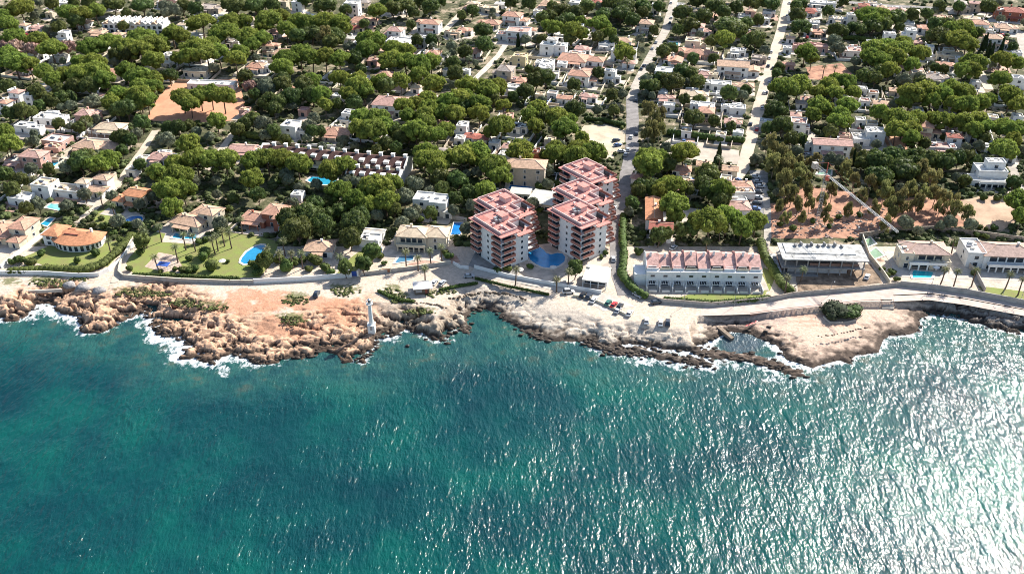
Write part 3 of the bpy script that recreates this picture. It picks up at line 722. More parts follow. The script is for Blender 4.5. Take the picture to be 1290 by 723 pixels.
def near_road(x, y, m):
    for P, hw in ROADS:
        for (x0, y0), (x1, y1) in zip(P[:-1], P[1:]):
            ex, ey = x1 - x0, y1 - y0; t_ = max(0, min(1, ((x - x0) * ex + (y - y0) * ey) / (ex * ex + ey * ey + 1e-9)))
            if (x - x0 - t_ * ex) ** 2 + (y - y0 - t_ * ey) ** 2 < (hw + m) ** 2: return True
    return False
def villa(px, py, wpx, code, rot=-15, dr=.7, detail=False, label=None, wings=None, porch=True, patio=True, walls=True, short=None, front=True):
    """code: roof type (f flat, h hip, g gable), storeys, roof colour, wall colour; px, py: middle of the roof in the photograph"""
    rt, st, rc, wc = code[0], int(code[1]), RC[code[2]], WC[code[3]]
    hw = 2.95 * st + .1
    x, y = at(px, py, G + hw + .6); w_ = max(5, wpx / pxm(py, G + hw) * (1.0 if detail else 1.12)); d_ = max(5, w_ * dr)
    if w_ > 15: d_ = min(d_, 14)
    rnd = random.Random(int(px * 31 + py * 7)); random.seed(int(px * 31 + py * 7))
    root = empty('villa' if w_ > 9 else 'house', x, y, G, R(rot + rnd.uniform(-4, 4)))
    if wings is None:
        v = rnd.random()
        mw_ = w_ * rnd.uniform(.62, .8); sgn = rnd.choice((-1, 1))
        wings = [(-sgn * (w_ - mw_) / 2, 0, mw_, d_, st, rt), (sgn * (mw_ / 2 + .003), d_ * rnd.uniform(-.12, .15), w_ - mw_, d_ * rnd.uniform(.6, .8), max(1, st - (rnd.random() < .75)), rt if rnd.random() < .7 else 'f')] if w_ > 8 else [(0, 0, w_, d_, st, rt)]
        if w_ > 10 and v < .5: wings.append((wings[0][0], d_ / 2 + d_ * .16, mw_ * .6, d_ * .32, 1, 'f'))
    for i, (cx, cy, ww, dd, s_, r_) in enumerate(wings):
        zz = 0
        block(root, cx, cy, zz + .002 * i, ww, dd, 2.95 * s_ + .1 - .02 * i, r_, rc if (r_ != 'f' or rt == 'f') else ('white' if rnd.random() < .5 else 'tan'), wc, detail, s_, chim=(i == 0), front=front or i > 0)
    if porch and w_ > 8:                             # roofed porch on posts to the front
        pw = w_ * rnd.uniform(.35, .6); pd = rnd.uniform(2.2, 3.2); cx = wings[0][0]; y0 = -wings[0][3] / 2 - pd / 2 + wings[0][1]
        m = MB().box(cx, y0 - .005, 2.6, pw, pd, .22, 0, 0)
        if rt != 'f': m = MB().add([(cx - pw / 2, y0 - pd / 2, 2.45), (cx + pw / 2, y0 - pd / 2, 2.45), (cx + pw / 2, y0 + pd / 2 - .01, 2.95), (cx - pw / 2, y0 + pd / 2 - .01, 2.95), (cx - pw / 2, y0 - pd / 2, 2.62), (cx + pw / 2, y0 - pd / 2, 2.62), (cx + pw / 2, y0 + pd / 2 - .01, 3.12), (cx - pw / 2, y0 + pd / 2 - .01, 3.12)], [(3, 2, 1, 0), (4, 5, 6, 7), (0, 1, 5, 4), (1, 2, 6, 5), (2, 3, 7, 6), (3, 0, 4, 7)])
        pr = m.build('porch', ROOF[rc], root); k = max(2, int(pw / 3.0))
        for i in range(k + 1): MB().box(cx - pw / 2 + .2 + i * (pw - .4) / k, y0 - pd / 2 + .2, 0, .3, .3, 2.44).build('pillar', WALL[wc], pr)
    if patio:
        pw, pd = w_ * rnd.uniform(1.05, 1.5), d_ + rnd.uniform(5, 9)
        MB().box(rnd.uniform(-2, 2), -rnd.uniform(1.5, 3.5), -.2, pw * (1 if detail else 1.15), pd, .2 + .085 + rnd.uniform(0, .01)).build('terrace', rnd.choice((PAVE, PAVE, CONC, TERRA)), root)
    BLOCK.append((x, y, max(w_, d_) * .52)); HOUSES.append((px, py, w_, d_, x, y, hw))
    look = f"{'flat' if rt == 'f' else 'hipped' if rt == 'h' else 'gabled'} {rc}-roofed {'' if wc == 'white' else wc + ' '}{'low ' if st == 1 else 'two-storey ' if st == 2 else 'tall '}house"
    if label: tag(root, label, 'villa' if w_ > 9 else 'house')
    else: later(root, look, 'house', 'house', 'houses')
    if short: LAND.append((short, x, y))
    if walls and rnd.random() < .92 and py > 40:     # plot wall, a thing of its own
        a = root.rotation_euler.z; pw, pd = w_ * 1.25 + 6, d_ + 12
        c, s_ = math.cos(a), math.sin(a); pts = []
        for ux, uy in ((-.5, .4), (-.5, -.6), (.5, -.6), (.5, .4)):
            X_, Y_ = ux * pw, uy * pd; pts.append((x + X_ * c - Y_ * s_, y + X_ * s_ + Y_ * c))
        if any(near_road(p[0] + (q[0] - p[0]) * k / 6, p[1] + (q[1] - p[1]) * k / 6, 1) for p, q in zip(pts[:-1], pts[1:]) for k in range(7)): return root
        mb = MB()
        for p, q in zip(pts[:-1], pts[1:]):
            d = Vector(q) - Vector(p); cc = (Vector(p) + Vector(q)) / 2
            mb.box(cc.x, cc.y, G - .1, d.length + .2, .3, rnd.uniform(1.3, 1.9), math.atan2(d.y, d.x))
        o = mb.build('garden_wall', WALL[rnd.choice(('cream', 'white', 'beige'))]); later(o, 'pale low plot wall', 'plot wall', 'wall', 'plot walls')
        THINGS[-1] = (o, 'pale low plot wall', 'plot wall', x, y)
    return root
def pool(pts, label, z=.1, water=(.03, .33, .50), ell=None, short=None):
    """pts: outline in photo pixels; ell: (cx, cy, rx metres, ry metres, rot)"""
    if ell:
        cx, cy = at(ell[0], ell[1]); a = R(ell[4]); P = []
        for i in range(28):
            t_ = i * 2 * math.pi / 28; X_, Y_ = ell[2] * math.cos(t_), ell[3] * math.sin(t_); P.append((cx + X_ * math.cos(a) - Y_ * math.sin(a), cy + X_ * math.sin(a) + Y_ * math.cos(a)))
    else: P = [at(*p) for p in pts]
    cx, cy = sum(p[0] for p in P) / len(P), sum(p[1] for p in P) / len(P)
    root = empty('swimming_pool', cx, cy, G)
    L_ = [(p[0] - cx, p[1] - cy) for p in P]
    big = [(p[0] * (1 + 1.1 / max(2, math.hypot(*p))), p[1] * (1 + 1.1 / max(2, math.hypot(*p)))) for p in L_]
    n = len(L_); mb = MB()
    vs = [(*p, z + .12) for p in big] + [(*p, z + .12) for p in L_] + [(*p, -.3) for p in big] + [(*p, z - .4) for p in L_]
    fs_ = []
    for i in range(n):
        j = (i + 1) % n
        fs_ += [(i, j, n + j, n + i), (i, 2 * n + i, 2 * n + j, j), (n + i, n + j, 3 * n + j, 3 * n + i)]
    mb.add(vs, fs_); mb.build('coping', mat('pool_coping', (.68, .62, .54), .7, .08), root)
    MB().sheet(L_, z + .02).build('pool_water', mat('pool_water_%02d%02d' % (int(water[1] * 100), int(water[2] * 100)), water, .06, .12, .25, .12, 2.5, .5), root)
    tag(root, label, 'swimming pool'); BLOCK.append((cx, cy, max(math.hypot(*p) for p in big)))
    if short: LAND.append((short, cx, cy))
    return root

# ---------------------------------------------------------------- the two blocks of flats
PARAP = mat('balcony_terracotta', (.40, .18, .14), .8, .12, .6)
DECK = mat('roof_deck_pink', (.60, .26, .22), .85, .16, .35)
RIM = mat('roof_rim_pale', (.68, .50, .46), .8, .08, .5)
SLABW = mat('balcony_slab_white', (.76, .72, .68), .8, .06)
def flats_module(root, cx, cy, U, V, H, a, first, eq):
    ca_, sa = math.cos(a), math.sin(a)
    def T(x, y): return cx + x * ca_ - y * sa, cy + x * sa + y * ca_
    def bx(mb, x, y, z, sx_, sy_, h, mi=0): X_, Y_ = T(x, y); mb.box(X_, Y_, z, sx_, sy_, h, a, mi)
    nx_, ny_ = U * .34, V * .42            # a notch at the inland street corner, one floor lower
    m = MB(); bx(m, 0, -ny_ / 2, -.5, U, V - ny_, H + .5); bx(m, -nx_ / 2, V / 2 - ny_ / 2 + .001, -.5, U - nx_, ny_ - .002, H + .5); bx(m, U / 2 - nx_ / 2 + .001, V / 2 - ny_ / 2 + .001, -.5, nx_ - .002, ny_ - .002, H - 2.4); m.build('wall', WALL['white'], root)
    m = MB(); e = 1.7
    bx(m, .4, -ny_ / 2 - .8, H, U + 3.4, V - ny_ + 1.7, .35, 0); bx(m, -nx_ / 2 - .5, V / 2 - ny_ / 2 + .85, H + .002, U - nx_ + 1.2, ny_ + 1.6, .35, 0); bx(m, U / 2 - nx_ / 2 + .6, V / 2 - ny_ / 2 + .7, H - 2.75, nx_ + 1.1, ny_ + 1.3, .3, 0)
    def rim(xa, ya, xb, yb, hh=.95):
        bx(m, (xa + xb) / 2, (ya + yb) / 2, H + .36, max(abs(xb - xa), .32), max(abs(yb - ya), .32), hh, 1)
    x0, x1, y0, y1 = -U / 2, U / 2, -V / 2, V / 2
    rim(x0, y0, x1, y0); rim(x1, y0 + .33, x1, y1 - ny_ - .33); rim(x1 - nx_, y1 - ny_, x1, y1 - ny_); rim(x1 - nx_, y1 - ny_ + .33, x1 - nx_, y1 - .33); rim(x0, y1, x1 - nx_, y1); rim(x0, y0 + .33, x0, y1 - .33)
    if not eq: rim(x0 + 5, y0 + .5, x0 + 5, y0 + 4.5, .7); rim(x0 + .5, y0 + 4.7, x0 + 5.1, y0 + 4.7, .7)
    else: rim(x1 - 6, y0 + 4.2, x1 - .5, y0 + 4.2, .7)
    r = m.build('roof', [DECK, RIM], root)
    m = MB(); bx(m, x0 + 2.7, y0 + 2.5, H + .37, 4.0, 3.6, .05); m.build('roof_terrace', mat('terrace_red', (.42, .17, .14), .85, .15), r)
    m = MB(); bx(m, -1.5, 1.8, H + .36, 4.2, 3.2, 2.0, 0); bx(m, -1.5, 1.8, H + 2.362, 4.7, 3.7, .2, 1); m.build('stair_head', [RIM, DECK], r)
    for (qx, qy) in ((-6.2, 2.8), (4.8, -3.2), (1.2, -4.4)): m = MB(); bx(m, qx, qy, H + .36, 1.1, .9, 1.2); m.build('roof_vent', RIM, r)
    if eq:
        m = MB()
        for (qx, qy, q) in ((-1.5, -1.5, 1.3), (-.2, -2.1, 1.0), (.7, -.9, 1.1), (-2.6, .2, .9)): bx(m, qx, qy, H + .6, q, q, q * 1.1)
        X_, Y_ = T(-1, -1); m.tube([(X_, Y_, H + .6), (X_, Y_, H + 4.6)], .07, 5)
        m.build('aerial', METALG, r)
    nf = 6; fh = H / nf
    def bal(x, y, sx_, sy_, z, sides, nm='balcony'):
        m = MB(); bx(m, x, y, z - .22, sx_, sy_, .22, 1)
        for (kx, ky, lx, ly) in sides: bx(m, x + kx, y + ky, z + .004, lx, ly, 1.15, 0)
        return m.build(nm, [PARAP, SLABW], root)
    for f in range(nf):
        z = f * fh + .1
        if f:
            bal(-U / 2 + 2.6, -V / 2 - .95, 5.2, 1.9, z, [(0, -.87, 5.2, .16), (-2.52, .1, .16, 1.6), (2.52, .1, .16, 1.6)])
            bal(U / 2 - 1.2, -V / 2 - .9, 6.0, 1.8, z, [(0, -.82, 6.0, .16), (-2.92, .1, .16, 1.5)])
            bal(U / 2 + .9, -V / 2 + 2.9, 1.8, 5.79, z, [(.82, 0, .16, 5.8), (-.1, 2.8, 1.5, .16)])
            dp = 2.6 + (nf - f) * .8
            bal(3.0, V / 2 + dp / 2, 9.5, dp, z, [(0, dp / 2 - .08, 9.5, .16), (4.67, -.1, .16, dp - .3), (-4.67, -.1, .16, dp - .3)], 'terrace')
            bal(-U / 2 - .8, 1, 1.6, V * .6, z, [(-.72, 0, .16, V * .6)])
        for (x, y, sx_, sy_) in ((-U / 2 + 2.6, -V / 2, 4.0, .14), (U / 2 - 2.2, -V / 2, 3.4, .14), (U / 2, -V / 2 + 2.6, .14, 4.2), (3.0, V / 2, 7, .14)):
            m = MB(); bx(m, x, y, z + .05, sx_, sy_, 2.15); m.build('window', GLASS, root)
        m = MB(); bx(m, .4, -V / 2, z + 1.0, .9, .12, 1.1); m.build('window', GLASS, root)
        m = MB(); bx(m, U / 2, V / 2 - 3.2, z + 1.0, .12, .9, 1.1); m.build('window', GLASS, root)
    BLOCK.append((root.location.x + cx, root.location.y + cy, max(U, V) * .62))
def annex(px, py, w_, d_, h, rot, label):
    x, y = at(px, py, G + h); root = empty('flat_roofed_annex', x, y, G, R(rot)); tag(root, label, 'annex')
    MB().box(0, 0, -.3, w_, d_, h + .3).build('wall', WALL['cream'], root); m = MB().box(0, 0, h + .002, w_ + .5, d_ + .5, .25); m.build('roof', mat('annex_roof', (.56, .55, .50), .85, .15, .5), root)
    for k in (-1, 0, 1): window(root, k * w_ * .3, -d_ / 2, .4, w_ * .18, 1.9, -math.pi / 2, True)
    BLOCK.append((x, y, max(w_, d_) * .5))
def flats(centres, H, label, short, U=18, V=13.5, a=R(-52)):
    P = [at(x, y, G + H + 1) for x, y in centres]
    ox, oy = P[0]; root = empty('apartment_building', ox, oy); tag(root, label, 'apartment building')
    for i, (x, y) in enumerate(P): flats_module(root, x - ox, y - oy, U, V, H, a, i == 0, i == 0)
    LAND.append((short, sum(p[0] for p in P) / len(P), sum(p[1] for p in P) / len(P))); return root
flats([(730, 266), (734, 240), (741, 213)], 16.5, 'six-storey pink-roofed flats in three staggered blocks beside the narrow street', 'three-block pink flats')
flats([(631, 277), (635, 254)], 15.5, 'six-storey pink-roofed flats in two staggered blocks behind the parked silver car', 'two-block pink flats')

annex(685, 249, 12, 13, 3.2, -20, 'low flat-roofed annex with a pale roof between the two groups of pink flats')
annex(656, 241, 9, 6, 3.0, -10, 'smaller flat-roofed annex seaward of the tan balconied building')
# ---------------------------------------------------------------- white terrace of nine houses by the shore
def shore_terrace():
    p0, p1 = Vector(at(813, 360)), Vector(at(958, 362)); d = (p1 - p0); n = 9; uw = d.length / n; a = math.atan2(d.y, d.x)
    root = empty('terraced_building', *p0.lerp(p1, .5), G, a); tag(root, 'long white terrace of nine houses with stepped pinkish-red tiled roofs facing the sea', 'terrace')
    LAND.append(('white nine-house terrace', *p0.lerp(p1, .5))); random.seed(3)
    for i in range(n):
        x = (i - (n - 1) / 2) * uw; up = (.0, -.5, .1, .6, .2, .7, .1, .5, -.2)[i]; D = 12.5
        MB().box(x, D / 2, -.5, uw - .02, D, 6.3 + .5).build('wall', WALL['white'], root)
        MB().box(x, D / 2 + 2.2, 6.302, uw - .03, D - 4.4 - .02, 1.7 + up).build('wall', WALL['white'], root)
        # party wall and roof slopes
        m = MB(); zf, zr = 7.0 + up, 9.6 + up; y0, y1, y2 = (1.2 if i in (2, 4, 6) else 2.6), 8.2, D + .5; xl, xr = x - uw / 2 + .16, x + uw / 2 - .02
        if i in (0, 8): y0 = 1.6
        for (ya, za, yb, zb) in ((y0, zf + (.0 if y0 > 2 else -.25), y1, zr), (y1 + .002, zr, y2, 7.6 + up)):
            m.add([(xl, ya, za), (xr, ya, za), (xr, yb, zb), (xl, yb, zb), (xl, ya, za + .25), (xr, ya, za + .25), (xr, yb, zb + .25), (xl, yb, zb + .25)], [(3, 2, 1, 0), (4, 5, 6, 7), (0, 1, 5, 4), (1, 2, 6, 5), (2, 3, 7, 6), (3, 0, 4, 7)])
        rf = m.build('roof', mat('roof_faded_red', (.68, .41, .35), .85, .22, .8, .3), root)
        m = MB().add([(x - uw / 2, 2.0, 6.2), (x - uw / 2, D, 6.2), (x - uw / 2, D, 8.4 + up), (x - uw / 2, y1, zr + .75), (x - uw / 2, 2.0, zf + .7)] + [(x - uw / 2 + .2, 2.0, 6.2), (x - uw / 2 + .2, D, 6.2), (x - uw / 2 + .2, D, 8.4 + up), (x - uw / 2 + .2, y1, zr + .75), (x - uw / 2 + .2, 2.0, zf + .7)],
            [(0, 4, 3, 2, 1), (5, 6, 7, 8, 9), (0, 1, 6, 5), (1, 2, 7, 6), (2, 3, 8, 7), (3, 4, 9, 8), (4, 0, 5, 9)])
        m.build('party_wall', WALL['white'] if i in (0,) else rf.data.materials[0], root)
        MB().box(x + random.uniform(-1, 1), 7.2, zr - .6, .8, .8, 1.9).build('chimney', WALL['white'], rf)
        MB().box(x + .05, 1.25, 6.305, uw - .5, .15, .9).build('balcony', WALL['cream'] if i % 2 else WALL['white'], root)
        window(root, x, 2.22, 6.35, uw * .62, 1.1, -math.pi / 2, True)
        window(root, x, 0, 4.1, 1.7, .9, -math.pi / 2, True)
        window(root, x, 0, .3, uw * .55, 2.1, -math.pi / 2, True)
        m = MB().box(x - uw / 2 + .1, -2.3, -.3, .2, 4.6, 2.3); m.box(x, -4.7, -.3, uw * .6, .2, 1.3); m.build('patio_wall', WALL['white'], root)
        m = MB()
        for k in range(5): m.box(x - uw * .38 + k * uw * .19, -1.4, 2.5, .12, 2.6, .12)
        for sx_ in (-.38, .38): m.box(x + sx_ * uw, -2.6, 0, .12, .12, 2.5)
        m.box(x, -2.62, 2.36, uw * .85, .12, .13); m.build('pergola', WHITEP, root)
    MB().box(n * uw / 2 + .1, -2.3, -.3, .2, 4.6, 1.6).build('patio_wall', WALL['white'], root)
    MB().box(0, -2.5, -.2, n * uw, 5.2, .29).build('terrace', PAVE, root)
    MB().box(-n * uw / 2 - 2.2, 4, -.5, 4.3, 7, 5.4).build('wall', WALL['white'], root)
    for k in range(-26, 27, 5): BLOCK.append((p0.lerp(p1, .5).x + k, p0.y + 5, 7))
shore_terrace()
# ---------------------------------------------------------------- long brown-roofed terraces with white dormers
def brown_terrace(a_, b_, n, D, label, short):
    p0, p1 = Vector(at(*a_, G + 6)), Vector(at(*b_, G + 6)); d = p1 - p0; uw = d.length / n; a = math.atan2(d.y, d.x); c = p0.lerp(p1, .5)
    root = empty('terraced_building', c.x, c.y, G, a); tag(root, label, 'terrace'); LAND.append((short, c.x, c.y)); Lg = d.length
    MB().box(0, 0, -.5, Lg, D, 6.0).build('wall', WALL['cream'], root)
    rf = MB().hip(0, 0, 5.505, Lg + .4, D + 1.2, 2.4, gable=True).build('roof', ROOF['brown'], root)
    for s_ in (-1, 1):
        MB().prism([(-D / 2 - .8, 0), (D / 2 + .8, 0), (0, 1)], 0, 1)
        x = s_ * (Lg / 2 + .35); m = MB()
        m.add([(x - .2, -D / 2 - .9, -.4), (x - .2, D / 2 + .9, -.4), (x - .2, D / 2 + .9, 6.4), (x - .2, 0, 9.2), (x - .2, -D / 2 - .9, 6.4), (x + .2, -D / 2 - .9, -.4), (x + .2, D / 2 + .9, -.4), (x + .2, D / 2 + .9, 6.4), (x + .2, 0, 9.2), (x + .2, -D / 2 - .9, 6.4)],
              [(0, 1, 2, 3, 4)[::-1], (5, 6, 7, 8, 9), (0, 5, 6, 1)[::-1], (1, 6, 7, 2)[::-1], (2, 7, 8, 3)[::-1], (3, 8, 9, 4)[::-1], (4, 9, 5, 0)[::-1]]).build('gable_wall', WALL['white'], root)
    for i in range(n):
        x = (i - (n - 1) / 2) * uw
        m = MB().box(x, -D * .33, 5.7, 2.3, 2.2, 1.7); m.hip(x, -D * .33, 7.402, 2.6, 2.5, .45, .1); dm = m.build('dormer', WALL['white'], rf)
        m = MB().box(x + uw * .3, D * .12, 6.8, 1.5, 1.3, 2.4, 0); m.box(x + uw * .3, D * .12, 9.203, 1.9, 1.7, .2); m.build('chimney', WALL['white'], rf)
        for zz in (.4, 3.3): window(root, x, -D / 2, zz, uw * .45, 1.9, -math.pi / 2, False)
    m = MB().box(0, -D / 2 - 1.5, 2.75, Lg - 1, 3, .25)
    for i in range(n + 1): m.box((i - n / 2) * (uw - .1), -D / 2 - 1.5, -.2, .2, 3, 2.94)
    m.build('arcade', WALL['cream'], root)
    for k in range(int(Lg / 6)): q = p0.lerp(p1, (k + .5) / int(Lg / 6)); BLOCK.append((q.x, q.y, D * .6))
brown_terrace((333, 188), (513, 205), 12, 11, 'long brown-roofed terrace with two rows of white dormers and white end gables', 'long brown-roofed terrace')
brown_terrace((440, 216), (504, 221), 5, 9, 'short brown-roofed terrace with white dormers seaward of the longer one', 'short brown-roofed terrace')
# ---------------------------------------------------------------- white sawtooth terrace far away among pines
def saw_terrace():
    p0, p1 = Vector(at(134, 27, G + 6)), Vector(at(208, 29, G + 6)); d = p1 - p0; n = 11; uw = d.length / n; a = math.atan2(d.y, d.x); c = p0.lerp(p1, .5)
    root = empty('terraced_building', c.x, c.y, G, a); tag(root, 'far white terrace of many small gables rising above the pines', 'terrace'); LAND.append(('far white gabled terrace', c.x, c.y))
    for i in range(n):
        x = (i - (n - 1) / 2) * uw; up = (i % 2) * .5
        MB().box(x, 0, -.5, uw - .02, 11, 6.4 + up).build('wall', WALL['white'], root)
        rf = MB().hip(x, 0, 5.905 + up, uw - .1, 11.6, 1.5, gable=True).build('roof', ROOF['white' if i % 3 else 'tan'], root)
        m = MB().box(x + uw * .45, 1, 6 + up, .5, 9, 2.2); m.build('party_wall', WALL['white'], root)
        MB().box(x - .5, 2.6, 6.2 + up, .8, .8, 2.4).build('chimney', WALL['white'], rf)
        for zz in (.3, 3.2): window(root, x, -5.5, zz, uw * .55, 1.9, -math.pi / 2, False)
    for k in range(8): q = p0.lerp(p1, (k + .5) / 8); BLOCK.append((q.x, q.y, 7))
saw_terrace()

# ---------------------------------------------------------------- villas with their own shapes (wings: dx, dy, width, depth, storeys, roof)
def rounded_villa():
    x, y = at(97, 297, G + 4); root = empty('villa', x, y, G, R(-12)); tag(root, 'orange-roofed villa with a wide rounded front in the dark green garden', 'villa')
    LAND.append(('round-fronted orange villa', x, y)); Rr = 10.8
    arc = [(Rr * math.cos(t) * .95, Rr * .62 * math.sin(t)) for t in [math.pi * 1.02 + k * math.pi * 1.08 / 14 for k in range(15)]]
    body = arc + [(9, 5.5), (-8, 6)]
    m = MB().prism(body, -.5, 3.3); m.build('wall', WALL['white'], root)
    big = [(p[0] * 1.09, p[1] * 1.12) for p in body]; n = len(big)
    for k, (zz, sc_, pts) in enumerate(((3.3, 1, big),)):
        m = MB(); top = (0.5, .6, 6.2); base = [(px_, py_, 3.32) for px_, py_ in pts]; up = [(px_, py_, 3.55) for px_, py_ in pts]
        rid = [(-5, 1.2, 5.7), (6, 1.0, 5.7)]
        vs = base + up + rid; fs_ = [tuple(range(n))[::-1]]
        for i in range(n):
            j = (i + 1) % n; fs_.append((i, j, n + j, n + i)); ra = 2 * n + (0 if (pts[i][0] + pts[j][0]) / 2 < .5 else 1)
            fs_.append((n + i, n + j, ra))
        for i in range(n):
            j = (i + 1) % n; k2 = (j + 1) % n
            if ((pts[i][0] + pts[j][0]) / 2 < .5) != ((pts[j][0] + pts[k2][0]) / 2 < .5): fs_.append((n + j, 2 * n + (1 if (pts[j][0] + pts[k2][0]) / 2 >= .5 else 0), 2 * n + (0 if (pts[j][0] + pts[k2][0]) / 2 >= .5 else 1)))
        m.add(vs, fs_); rf = m.build('roof', ROOF['orange'], root)
    m = MB().box(-1.5, -1.3, 4.9, 6.5, .35, .55); m.box(-3.5, 2.2, 5.2, 3.5, .35, .5); m.build('ridge_wall', ROOF['red'], rf)
    MB().box(5.5, 2.3, 5, .8, .8, 1.9).build('chimney', WALL['white'], rf)
    for k in range(1, 13):
        (x0, y0), (x1, y1) = arc[k], arc[k + 1]; a = math.atan2(-(x1 - x0), (y1 - y0)) 
        window(root, (x0 + x1) / 2, (y0 + y1) / 2, .5, math.hypot(x1 - x0, y1 - y0) * .62, 2.2, math.atan2(y1 - y0, x1 - x0) - math.pi / 2, True)
    m = MB().box(-10, 1, -.5, 7, 9, 5.2); m.build('wall', WALL['white'], root); MB().hip(-10, 1, 4.705, 8, 10, 1.4).build('roof', ROOF['orange'], root)
    for zz in (.5, 3.0): window(root, -11, -3.5, zz, 1.8, 1.4, -math.pi / 2, True); window(root, -8.4, -3.5, zz, 1.4, 1.4, -math.pi / 2, True)
    BLOCK.append((x, y, 13)); HOUSES.append((97, 297, 26, 13, x, y, 4))
rounded_villa()
V = villa; GAL = {}
V(13, 289, 56, 'h1sc', -12, .8, True, 'salmon-roofed villa at the edge of the view beside the concrete lane', [(-4, 0, 12, 13, 1, 'h'), (5.5, 2, 7.5, 10, 2, 'h'), (7, -6, 5, 5, 1, 'h')], short='salmon villa beside the concrete lane', walls=False)
V(250, 264, 54, 'h2tc', -17, 1, True, 'tan-roofed villa with a deep arcaded porch above its two-basin pool', [(-2.5, -4, 14, 8.5, 1, 'h'), (0, 5, 11, 10, 1, 'h'), (4.5, 1.5, 7, 7, 2, 'h')], short='tan villa with two-basin pool', walls=False)
V(336, 264, 62, 'h2sr', -12, .8, True, 'red-walled villa with pale tiled roofs beyond the palm lawn', [(-5, -1, 11, 8, 1, 'h'), (3.5, 1.5, 9, 9, 2, 'h'), (8.5, -2, 6, 8, 2, 'h')], short='red-walled villa', walls=False)
GAL['cream'] = V(530, 291, 72, 'h2cc', -5, .5, True, 'long cream two-storey villa with dark arches and a drive below it', [(-3, 0, 12, 9, 2, 'h'), (6.5, 1, 9, 9, 2, 'h'), (-9, 1, 4, 6, 1, 'f'), (-1, 6, 9, 4, 1, 'f')], short='long cream arched villa', walls=False, porch=False, front=False)
V(543, 249, 44, 'f2ww', -8, .62, True, 'white cubic villa with flat roofs behind the long cream villa', [(-3.5, 1, 8, 8, 2, 'f'), (4, 0, 7.5, 9, 2, 'f'), (8.5, -3.5, 4, 4, 1, 'h')], porch=False, short='white cubic villa', walls=False)
V(403, 308, 40, 'h1tw', -3, .7, True, 'small tan hipped house with a pinkish porch behind the hedge trees', [(0, 0, 11, 9, 1, 'h')], short='small tan hipped house', walls=False)
GAL['mauve'] = V(1165, 311, 66, 'h2mc', -6, .62, True, 'mauve-roofed two-storey villa with a white balcony above the turquoise pool', [(0, 0, 17, 10, 2, 'h'), (-8, -2, 5, 8, 2, 'f'), (5, -5.5, 8, 2.5, 1, 'f')], short='mauve-roofed villa above the turquoise pool', walls=False, porch=False, front=False)
GAL['tall'] = V(1262, 313, 80, 'h2mw', -8, .5, True, 'mauve-roofed villa with tall dark windows between white piers', [(2, 0, 20, 11, 2, 'h'), (-10.5, 1.5, 7, 12, 2, 'f')], short='tall-windowed mauve villa', walls=False, porch=False, front=False)
GAL['modern'] = V(1249, 212, 50, 'f2ww', -8, .7, True, 'stark modern white villa in stacked flat-roofed tiers', [(0, 1, 13, 9, 2, 'f'), (-2, -4, 17, 7, 1, 'f'), (2, 2.5, 8, 5, 3, 'f')], porch=False, walls=False, short='modern white tiered villa', front=False)
V(56, 229, 26, 'f2cw', -14, .8, True, 'white two-storey block with a square dark window, topmost of the white compound', [(0, 0, 9, 8, 2, 'f')], porch=False, walls=False, short='white compound block')
V(26, 246, 30, 'f1ww', -14, .8, True, 'low white cube with skylights beside the pale diagonal wall', [(0, 0, 9, 7, 1, 'f')], porch=False, walls=False)
V(85, 236, 38, 'f1cw', -12, .6, True, 'low cream-roofed white wing in the middle of the white compound', [(0, 0, 13, 7, 1, 'f'), (7, 3, 5, 5, 2, 'h')], porch=False, walls=False)
V(116, 236, 34, 'h1tw', -12, .6, True, 'white arcaded wing with tan roof at the lane end of the white compound', [(0, 0, 13, 6, 1, 'g'), (2, 6, 7, 5, 2, 'h')], walls=False, short='white arcaded wing')
V(166, 240, 36, 'g2oc', -14, .9, True, 'orange gabled villa with cream end walls beside the rising lane', [(3, 0, 8, 8, 2, 'g'), (-5, -2, 6, 6, 1, 'h'), (-3, 5.5, 8, 5, 1, 'h')], short='orange gabled villa', walls=False)
V(33, 200, 50, 'h1pp', -12, .6, True, 'pink-walled villa with pinkish red roofs seaward of the big round pines', [(-5, 0, 8, 8, 1, 'f'), (4, 1, 11, 8, 2, 'h')], short='pink-walled villa')
V(72, 174, 30, 'h1sp', -12, .7, True, 'small salmon villa with a dark square courtyard in its roof', [(0, 0, 12, 9, 1, 'f')], short='salmon courtyard villa')
V(120, 182, 46, 'h1tc', -14, .7, True, 'big orange-tan villa with spreading sloped roofs above the angled pool', [(-3, 0, 14, 10, 1, 'h'), (7, 2, 8, 8, 1, 'h')], short='orange-tan spreading villa')
V(139, 158, 36, 'h1cw', -6, .6, True, 'wide cream-roofed white house behind the spreading orange-tan villa', [(0, 0, 14, 9, 1, 'h')], short='wide cream-roofed house')
V(65, 146, 40, 'f1ww', -10, .5, True, 'long low white house with flat roof and one cypress', porch=False)
V(38, 157, 40, 'f1ww', -10, .6, True, 'white L-shaped flat-roofed house near the two cypresses', [(-3, 0, 9, 6, 1, 'f'), (4.5, -2, 7, 5, 1, 'f')], porch=False)
V(111, 141, 26, 'h2ps', -10, .8, True, 'pink hipped house with a small dark wing inland of the orange-tan villa') if False else V(111, 141, 26, 'h2pp', -10, .8, True, 'pink hipped house just inland of the spreading orange-tan villa')
V(205, 196, 34, 'h1pw', -10, .6, True, 'pale pink hipped roof villa wrapped in pines below the clay court', short='pale pink villa below the court')
V(310, 186, 38, 'g1pw', -8, .6, True, 'pink gabled house with a red courtyard at the end of the brown terrace')
V(371, 156, 30, 'f2ww', -10, .7, True, 'white two-storey house with dark windows above the long brown terrace', porch=False, short='white house above the brown terrace')
V(425, 165, 34, 'h1sc', -8, .7, True, 'salmon hipped house alone in the pine shade', short='salmon house in the pine shade')
